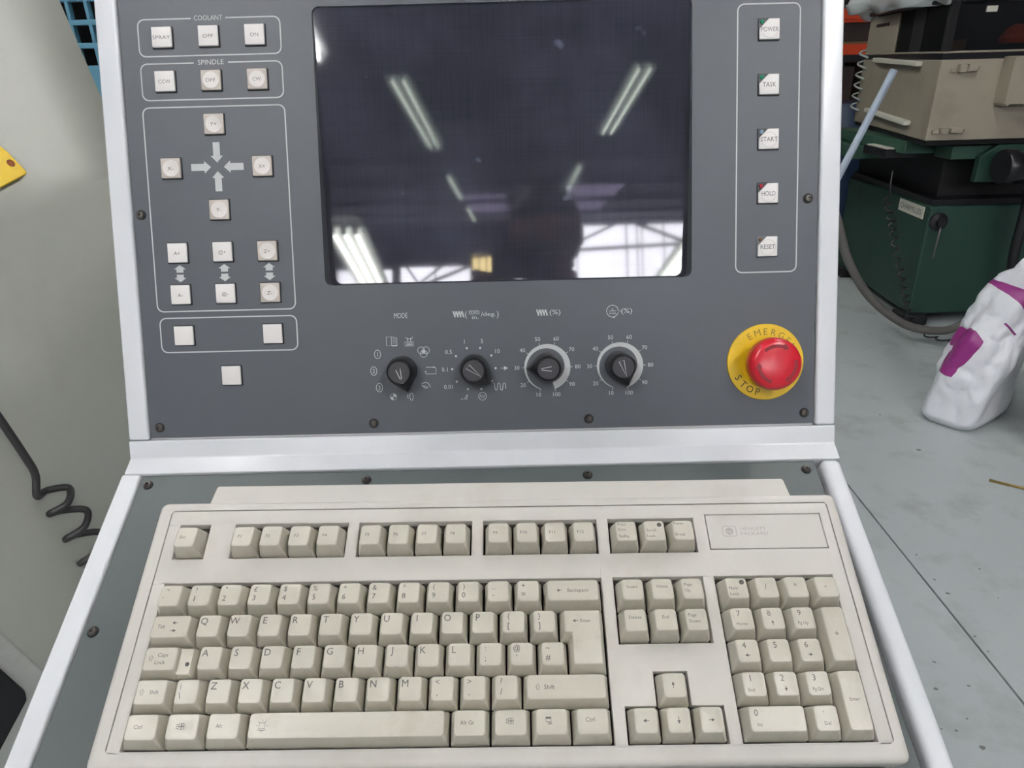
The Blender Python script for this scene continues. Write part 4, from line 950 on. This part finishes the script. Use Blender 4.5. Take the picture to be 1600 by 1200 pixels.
prism('base_body', m_green, ed, I4, PBs, 0.05, 0.63, 0.012, 2)
prism('bed_top', m_black, ed, I4, inset(PBs, 0.04), 0.625, 0.66)
for x, y in ((2.16, 3.66), (2.78, 3.66), (2.82, 4.6), (2.23, 4.6)):
    box('machine_foot', m_blackmatt, ed, I4, x - 0.06, x + 0.07, y - 0.06, y + 0.07, 0, 0.06, 0.006, 1)
db = Vector((PBs[3][0] - PBs[0][0], PBs[3][1] - PBs[0][1], 0)).normalized()
MB = frame((PBs[0][0], PBs[0][1], 0), -db, zv, (-db).cross(zv))       # outward normal of the base's left face
bp = box('name_plate', m_alu, ed, MB, -0.33, -0.055, 0.556, 0.618, 0, 0.006)
Print().text('CHARMILLES', -192, 587, 28, w=235).build('name_lettering', m_black, bp, MB, 0.0063)
MBF = frame((PBs[0][0], PBs[0][1], 0), (1, 0.01, 0), (0, 0, 1), (0.01, -1, 0))
link('crank_boss', lathe_mesh('crank_boss', [(0.045, 0), (0.045, 0.015), (0.022, 0.02), (0.022, 0.045), (0, 0.045)], m_black, 22), ed, MBF @ T(0.05, 0.555, 0))
link('crank_rod', tube_mesh('crank_rod', [(0.05, 0.555, 0.04), (0.045, 0.37, 0.04)], 0.004, m_hose, 8), ed, MBF)
link('drain_pipe', tube_mesh('drain_pipe', catmull([(0.36, 0.8, 0.16), (0.375, 0.62, 0.16), (0.38, 0.4, 0.16), (0.43, 0.2, 0.14), (0.45, 0.03, 0.12)], 5), 0.024, m_blackmatt, 10), ed, MBF)
# crumpled plastic sheet on the tank
def sheet():
    rnd = random.Random(3); V = []; F = []; nx, ny = 30, 34
    ph = [(rnd.uniform(4, 22), rnd.uniform(4, 22), rnd.uniform(0, 6), rnd.uniform(0.004, 0.012)) for _ in range(14)]
    def wob(u, v): return sum(a * math.sin(p * u + q * v + r) for p, q, r, a in ph)
    for side in (1, -1):
        for j in range(ny + 1):
            for i in range(nx + 1):
                u, v = i / nx, j / ny; e = min(u, 1 - u, v, 1 - v) * 28; e = math.sqrt(max(0, 1 - (1 - min(1, e)) ** 2))
                x = 1.945 + 0.18 * v * 0.9 + u * (0.17 + 0.15 * v) + 0.03 * math.sin(9 * v + 1) * (1 - u); y = 3.52 + v * 1.42
                z = 1.615 + side * e * (0.062 + 0.012 * math.sin(7 * u + 5 * v)) + wob(u, v) * 0.5 * e + 0.012
                V.append((x + 0.3 * wob(v, u) * 0.5, y, z))
    n1 = (nx + 1) * (ny + 1)
    for k in (0, 1):
        for j in range(ny):
            for i in range(nx):
                a = k * n1 + j * (nx + 1) + i; q = (a, a + 1, a + nx + 2, a + nx + 1); F.append(q if k == 0 else q[::-1])
    return mesh('plastic_sheet', V, F, mat('cloudy_plastic', rgb(222, 228, 228), 0.22, var=0.04, scale=15, bump=0.25, bscale=30), True)
tag(link('plastic_sheet', sheet()), 'crumpled cloudy plastic sheet draped on top of the beige tank', 'plastic sheet')
# leaning grey pipe, hose and coiled cable
tag(link('grey_pipe', tube_mesh('grey_pipe', [(0.763, 2.5, 0.0), (1.262, 2.52, 1.300)], 0.0122, m_pvc, 14)), 'straight grey plastic pipe standing at a slant in front of the beige tank', 'pipe')
tag(link('floor_hose', tube_mesh('floor_hose', catmull([(1.40, 3.42, 0.95), (1.46, 3.4, 0.80), (1.555, 3.4, 0.638), (1.655, 3.4, 0.416), (1.80, 3.4, 0.225), (1.99, 3.38, 0.09), (2.17, 3.36, 0.06), (2.32, 3.4, 0.09), (2.5, 3.46, 0.12)], 8), 0.021, m_hose, 12)),
    'thick grey hose sagging along the foot of the green machine base', 'hose')
kp = catmull([(1.80, 3.44, 0.72), (1.83, 3.42, 0.62), (1.872, 3.42, 0.506), (1.93, 3.42, 0.36), (1.975, 3.42, 0.24), (2.02, 3.42, 0.14), (2.08, 3.36, 0.05), (2.20, 3.28, 0.03), (2.34, 3.25, 0.03)], 40)
cb = []
for i, p_ in enumerate(kp):
    a = i * 2 * PI / 15; cb.append(p_ + Vector((0.016 * math.cos(a), 0.016 * math.sin(a) * 0.7, 0.004 * math.cos(a))))
tag(link('coiled_cable', tube_mesh('coiled_cable', [(1.815, 3.46, 0.84), (1.81, 3.45, 0.78)] + cb, 0.0048, m_black, 6)), 'thin black spiral cable hanging down in front of the green machine base', 'cable')
# white sack with purple print
def sack():
    from mathutils import noise
    a1 = Vector((0.80, 0.60, 0)); a2 = Vector((0.60, -0.80, 0)); rnd = random.Random(5)
    ph = [(rnd.randint(1, 5), rnd.uniform(3, 11), rnd.uniform(0, 6), rnd.uniform(0.003, 0.010)) for _ in range(10)]
    nr, ns = 90, 130; V = []; F = []
    for i in range(nr + 1):
        t = i / nr
        c = Vector((1.808 + 0.165 * t ** 1.6, 2.555 + 0.02 * t, 0.61 * t))
        k = 1.0
        if t < 0.07: k = 0.82 + 0.18 * math.sin(t / 0.07 * PI / 2)
        ha = (0.172 + 0.012 * math.sin(3 * t + 1)) * k; hb = (0.122 - 0.045 * max(0, t - 0.45)) * k
        for j in range(ns):
            a = 2 * PI * j / ns; ca, sa = math.cos(a), math.sin(a); e = 0.66
            r = 1 + sum(q * math.sin(m * a + w * t + p0) for m, w, p0, q in ph) * 2.2 * min(1, t * 6 + 0.25)
            dr_ = a1 * math.copysign(abs(ca) ** e, ca) * ha + a2 * math.copysign(abs(sa) ** e, sa) * hb
            P = c + dr_ * r
            q = Vector((P.x * 9, P.y * 9, P.z * 7)); n1 = abs(noise.noise(q)); n2 = abs(noise.noise(q * 2.3 + Vector((3, 1, 7)))); n3 = abs(noise.noise(q * 5.0))
            P -= dr_.normalized() * ((0.020 * (0.35 - n1) + 0.012 * (0.3 - n2) + 0.003 * (0.3 - n3)) * min(1, t * 7 + 0.15))
            if t > 0.9: P.z += 0.03 * math.sin(2 * a + 2.2) * (t - 0.9) / 0.1
            P.z = max(P.z, 0.001)
            V.append(P)
    for i in range(nr):
        for j in range(ns): F.append((i * ns + j, i * ns + (j + 1) % ns, (i + 1) * ns + (j + 1) % ns, (i + 1) * ns + j))
    F.append(tuple(range(ns))[::-1])
    k0 = len(V)                        # rolled-in mouth
    for j in range(ns):
        p0 = V[nr * ns + j]; c = Vector((1.97, 2.575, 0.55)); V.append(p0 + (c - p0) * 0.25 - Vector((0, 0, 0.05)))
    for j in range(ns): F.append((nr * ns + j, nr * ns + (j + 1) % ns, k0 + (j + 1) % ns, k0 + j))
    F.append(tuple(k0 + j for j in range(ns)))
    me = mesh('sack_body', V, F, mat('white_sack_film', rgb(226, 228, 232), 0.3, var=0.03, scale=12, bump=0.3, bscale=30), True)
    me.materials.append(m_void)
    me.polygons[len(F) - 1].material_index = 1
    return me
sk = thing('sack', (1.9, 2.56, 0), 'crumpled white plastic sack with purple print standing on the floor', 'sack')
sbm = link('sack_body', sack(), sk, I4)
def sack_print(poly, lift=0.0008):
    """patch of the sack's skin cut out along a convex outline (x,z), lifted a little off the film"""
    bm = bmesh.new(); bm.from_mesh(sbm.data); bmesh.ops.recalc_face_normals(bm, faces=bm.faces[:])
    cx = sum(p[0] for p in poly) / len(poly); cz = sum(p[1] for p in poly) / len(poly)
    bmesh.ops.delete(bm, geom=[f for f in bm.faces if f.calc_center_median().y > 2.66 or f.calc_center_median().z > 0.64 or f.normal.y > 0.55 or f.material_index == 1], context='FACES')
    for i in range(len(poly)):
        (x1, z1), (x2, z2) = poly[i], poly[(i + 1) % len(poly)]; n = Vector((z2 - z1, 0, -(x2 - x1)))
        if n.dot(Vector((cx - x1, 0, cz - z1))) > 0: n = -n
        bmesh.ops.bisect_plane(bm, geom=bm.verts[:] + bm.edges[:] + bm.faces[:], plane_co=(x1, 0, z1), plane_no=n, clear_outer=True)
    bm.normal_update()
    for v in bm.verts: v.co += v.normal * lift
    me = bpy.data.meshes.new('purple_print'); bm.to_mesh(me); bm.free()
    for p_ in me.polygons: p_.use_smooth = True
    return link('purple_print', me, sk, I4, mat('purple_print', rgb(140, 50, 120), 0.35))
sack_print([(1.4, 0.215), (1.672, 0.212), (1.742, 0.365), (1.708, 0.440), (1.4, 0.50)])
sack_print([(1.775, 0.572), (1.83, 0.566), (2.05, 0.505), (2.05, 0.420), (1.86, 0.475)])
sack_print([(1.79, 0.438), (1.835, 0.395), (1.84, 0.400), (1.795, 0.443)])
# bin beside the sack, brass rod on the floor
bn = thing('waste_bin', (2.0, 2.24, 0), 'olive grey bin at the right edge, in front of the white sack', 'bin')
link('bin_body', lathe_mesh('bin_body', [(0, 0.004), (0.098, 0.004), (0.104, 0.0), (0.112, 0.36), (0.118, 0.37), (0.118, 0.385), (0.11, 0.385), (0.106, 0.36), (0.098, 0.02), (0, 0.02)], mat('olive_bin', rgb(92, 90, 76), 0.6), 32), bn, T(2.0, 2.235, 0))
tag(link('brass_rod', tube_mesh('brass_rod', [(1.62, 2.061, 0.0045), (1.95, 1.845, 0.0045)], 0.0045, m_brass, 10)), 'thin brass rod lying on the grey floor', 'rod')
# pallet racking
rk = thing('pallet_rack', (3.6, 7.2, 0), 'orange and blue pallet racking behind the machine with the beige tank', 'rack')
for x in (1.95, 4.7):
    for y in (6.8, 7.8):
        box('rack_upright', m_bluer, rk, I4, x - 0.04, x + 0.04, y - 0.03, y + 0.03, 0, 3.4)
LV = (0.32, 0.86, 1.345, 1.62, 2.35)
for z in LV:
    for y in (6.76, 7.84): box('rack_beam', m_orange, rk, I4, 1.95, 4.7, y - 0.025, y + 0.025, z, z + 0.085, 0.004, 1)
    if z != 1.62:
        for k in range(9):
            x = 2.0 + k * 0.3; box('deck_board', m_wood, rk, I4, x, x + 0.22, 6.79, 7.82, z + 0.086, z + 0.105)
def carton(x0, x1, y0, y1, z0, z1, mt, label):
    t = thing('carton', ((x0 + x1) / 2, (y0 + y1) / 2, z0), label, 'box', 'cartons on the racking')
    box('carton_body', mt, t, I4, x0, x1, y0, y1, z0, z1, 0.006, 1)
    box('tape', m_wood, t, I4, (x0 + x1) / 2 - 0.025, (x0 + x1) / 2 + 0.025, y0 - 0.001, y1 + 0.001, z1 - 0.02, z1 + 0.0012)
    return t
m_dkbox = mat('dark_crate', rgb(70, 60, 56), 0.85, var=0.15)
carton(2.55, 3.25, 6.85, 7.5, 1.452, 1.60, m_dkbox, 'flat dark brown carton between the two orange beams')
carton(2.6, 3.3, 6.85, 7.5, 2.457, 2.85, m_brown, 'brown carton on the top level of the racking')
carton(2.5, 3.1, 6.9, 7.5, 0.967, 1.25, m_dkbox, 'dark carton on the level under the lower orange beam')
carton(3.3, 4.2, 6.9, 7.6, 0.967, 1.28, m_brown, 'wide brown carton on the level under the lower orange beam')
carton(3.4, 4.3, 6.9, 7.6, 2.457, 3.0, m_dkbox, 'wide dark carton on the top level of the racking')
dr = thing('barrel', (2.62, 5.75, 0), 'dark blue plastic barrel between the console and the racking', 'barrel')
link('barrel_body', lathe_mesh('barrel_body', [(0, 0), (0.25, 0), (0.27, 0.03), (0.29, 0.3), (0.30, 0.33), (0.29, 0.36), (0.29, 0.7), (0.30, 0.73), (0.29, 0.76), (0.28, 0.98), (0.25, 1.02), (0, 1.02)], mat('blue_barrel', rgb(40, 62, 92), 0.45), 32), dr, T(2.62, 5.75, 0))
link('barrel_bung', lathe_mesh('barrel_bung', [(0.04, 1.02), (0.04, 1.04), (0, 1.04)], m_black, 16), dr, T(2.72, 5.75, 0))

# ------------------------------------------------------------------ photographer, seen in the screen
pr = thing('person', (0.08, -0.5, 0), 'person in dark jacket and trousers holding a camera at chest height, reflected in the screen', 'person')
m_skin = mat('skin', rgb(196, 150, 128), 0.5); m_cloth = mat('dark_jacket_cloth', rgb(38, 36, 42), 0.85, bump=0.2, bscale=300); m_trs = mat('dark_trouser_cloth', rgb(32, 34, 42), 0.85)
m_hair = mat('dark_hair', rgb(34, 27, 23), 0.6, bump=0.4, bscale=200); m_shoe = mat('black_leather', rgb(22, 20, 20), 0.5)
def skinned(name, J, E_, mt, root=0, sub=2):
    me = bpy.data.meshes.new(name); me.from_pydata([j[0] for j in J], E_, []); me.update()
    o = link(name, me, pr, I4, mt)
    md = o.modifiers.new('skin', 'SKIN'); md.use_smooth_shade = True
    if not me.skin_vertices: 
        with bpy.context.temp_override(object=o): pass
    sv = me.skin_vertices[0].data if me.skin_vertices else None
    if sv:
        for i, j in enumerate(J):
            sv[i].radius = j[1] if isinstance(j[1], tuple) else (j[1], j[1]); sv[i].use_root = (i == root)
    ss = o.modifiers.new('smooth', 'SUBSURF'); ss.levels = sub; ss.render_levels = sub
    return o
HX, HYc = 0.076, -0.46
def body_joints(k=0.0, legs=True, head=True):
    J = [((HX, HYc, 0.88), (0.15 + k, 0.11 + k)), ((HX, HYc, 1.03), (0.145 + k, 0.10 + k)), ((HX, HYc - 0.005, 1.20), (0.16 + k, 0.115 + k)), ((HX, HYc - 0.005, 1.315), (0.12 + k, 0.09 + k)), ((HX, HYc + 0.005, 1.385), (0.058 + k, 0.058 + k))]
    Ed = [(0, 1), (1, 2), (2, 3), (3, 4)]
    if head:
        J += [((HX, HYc + 0.015, 1.43), (0.056, 0.06))]; Ed += [(4, 5)]
    for s in (-1, 1):
        b = len(J)
        J += [((HX + s * 0.175, HYc, 1.305), 0.060 + k), ((HX + s * 0.27, HYc + 0.13, 1.11), 0.046 + k), ((HX * 0.4 + s * 0.165, -0.21, 1.20), 0.040 + k), ((HX * 0.1 + s * 0.09, -0.095, 1.30), 0.030 + k)]
        Ed += [(3, b), (b, b + 1), (b + 1, b + 2), (b + 2, b + 3)]
    if legs:
        for s in (-1, 1):
            b = len(J)
            J += [((HX + s * 0.09, HYc, 0.80), 0.085 + k), ((HX + s * 0.105, HYc + 0.015, 0.45), 0.058 + k), ((HX + s * 0.115, HYc - 0.01, 0.10), 0.042 + k)]
            Ed += [(0, b), (b, b + 1), (b + 1, b + 2)]
    return J, Ed
J, Ed = body_joints(); skinned('body', J, Ed, m_skin)
J, Ed = body_joints(0.013, legs=False, head=False); J[0] = ((HX, HYc, 0.82), (0.17, 0.13)); skinned('jacket', J, Ed, m_cloth)
J = [((HX, HYc, 0.88), (0.16, 0.12))]; Ed = []
for s in (-1, 1):
    b = len(J); J += [((HX + s * 0.09, HYc, 0.78), 0.10), ((HX + s * 0.105, HYc + 0.015, 0.45), 0.075), ((HX + s * 0.115, HYc - 0.01, 0.06), 0.062)]; Ed += [(0, b), (b, b + 1), (b + 1, b + 2)]
skinned('trousers', J, Ed, m_trs)
for s in (-1, 1):
    link('shoe', loft('shoe', [[(x * 48, 60 + y * 130, z) for x, y in circle(0, 0, 1, 20)] for z in (0, 22)] + [[(x * 44, 50 + y * 118, 45) for x, y in circle(0, 0, 1, 20)], [(x * 40, -8 + y * 52, 90) for x, y in circle(0, 0, 1, 20)]], m_shoe, True, True), pr, T(HX + s * 0.115, HYc - 0.01, 0))
def head_mesh(hair=False):
    bm = bmesh.new(); bmesh.ops.create_uvsphere(bm, u_segments=32, v_segments=24, radius=1.0)
    for v in bm.verts:
        x, y, z = v.co
        w = 0.077 * (1 - 0.16 * max(0, -z)); P = Vector((x * w, y * 0.097, z * 0.118))
        if y > 0.3:                                            # face: nose, brow, eye hollows, mouth, chin
            nx = math.exp(-(x / 0.13) ** 2)
            P.y += 0.024 * nx * math.exp(-((z + 0.18) / 0.16) ** 2) + 0.006 * math.exp(-((z - 0.16) / 0.09) ** 2) * math.exp(-(x / 0.6) ** 2)
            for s in (-1, 1): P.y -= 0.008 * math.exp(-((x - s * 0.38) / 0.16) ** 2 - (z / 0.1) ** 2)
            P.y += 0.006 * math.exp(-(x / 0.28) ** 2 - ((z + 0.52) / 0.07) ** 2) - 0.005 * math.exp(-(x / 0.3) ** 2 - ((z + 0.44) / 0.04) ** 2)
            P.y += 0.010 * math.exp(-(x / 0.3) ** 2 - ((z + 0.82) / 0.16) ** 2)
        if hair: P *= 1.07; 
        v.co = P
    if hair:
        bmesh.ops.delete(bm, geom=[v for v in bm.verts if (v.co.z < 0.045 and v.co.y > 0.02) or v.co.z < -0.05], context='VERTS')
    return bm_mesh('hair' if hair else 'head', bm, m_hair if hair else m_skin, True)
MH = T(HX, HYc + 0.02, 1.505) @ Matrix.Rotation(math.radians(-14), 4, 'X')
hd = link('head', head_mesh(), pr, MH)
hr = link('hair', head_mesh(True), pr, MH)
sd = hr.modifiers.new('thickness', 'SOLIDIFY'); sd.thickness = 0.008
for s in (-1, 1):
    link('ear', loft('ear', [[(s * (76 + 9 * k), -8 + 13 * a * (1 - 0.3 * k) , 0 + 26 * b * (1 - 0.25 * k)) for a, b in circle(0, 0, 1, 14)] for k in (0, 0.6, 1.0)], m_skin, True, True), hd, MH)
    link('eye', lathe_mesh('eye', [(0, 0.012), (0.006, 0.0104), (0.0104, 0.006), (0.012, 0), (0.0104, -0.006), (0, -0.012)], mat('eye_white', rgb(220, 215, 210), 0.2), 14), hd, MH @ T(s * 0.03, 0.078, 0.0))
# hands round the camera: palm and five unequal bent fingers each, in the camera's frame (x right, y up, z back)
def hand_mesh(s):
    V = []; F = []
    def addm(me):
        o = len(V); V.extend([tuple(v.co) for v in me.vertices]); F.extend([tuple(i + o for i in p_.vertices) for p_ in me.polygons]); bpy.data.meshes.remove(me)
    addm(tube_mesh('t', [(s * 0.072, -0.105, 0.100), (s * 0.071, -0.078, 0.072), (s * 0.069, -0.048, 0.052), (s * 0.068, -0.022, 0.046)], [0.026, 0.029, 0.030, 0.022], None, 12))
    for k, (y, L) in enumerate(((-0.004, 0.9), (-0.018, 1.0), (-0.033, 0.95), (-0.047, 0.8))):
        addm(tube_mesh('t', catmull([(s * 0.078, y - 0.004, 0.052), (s * 0.0755, y, 0.032), (s * 0.069, y, 0.0215), (s * (0.069 - 0.020 * L), y - 0.002, 0.0185)], 4), 0.0082, None, 8))
    addm(tube_mesh('t', catmull([(s * 0.066, -0.045, 0.062), (s * 0.056, -0.026, 0.066), (s * 0.042, -0.014, 0.060), (s * 0.030, -0.010, 0.055)], 4), 0.0092, None, 8))
    return mesh('hand', V, F, m_skin, True)
for s in (-1, 1): link('hand', hand_mesh(s), pr, CAMM @ (T(0.013, -0.032, 0) if s < 0 else T(0.019, -0.016, 0)))
pc = thing('compact_camera', (0, 0, 0), 'small black camera held in the hands of the photographer', 'camera', M=CAMM @ T(0, 0, 0.036))
box('camera_body', m_black, pc, CAMM, -0.037, 0.075, -0.045, 0.016, 0.026, 0.048, 0.004, 2)
link('lens_barrel', lathe_mesh('lens_barrel', [(0.010, 0.012), (0.013, 0.008), (0.0145, 0.010), (0.0145, 0.018), (0.0155, 0.019), (0.0155, 0.027), (0, 0.027)], m_dkgrey, 28), pc, CAMM)
box('flash_window', m_alu, pc, CAMM, 0.046, 0.066, 0.000, 0.010, 0.0255, 0.027)
box('shutter_button', m_dkgrey, pc, CAMM, 0.053, 0.065, 0.0155, 0.019, 0.033, 0.043, 0.001, 1)
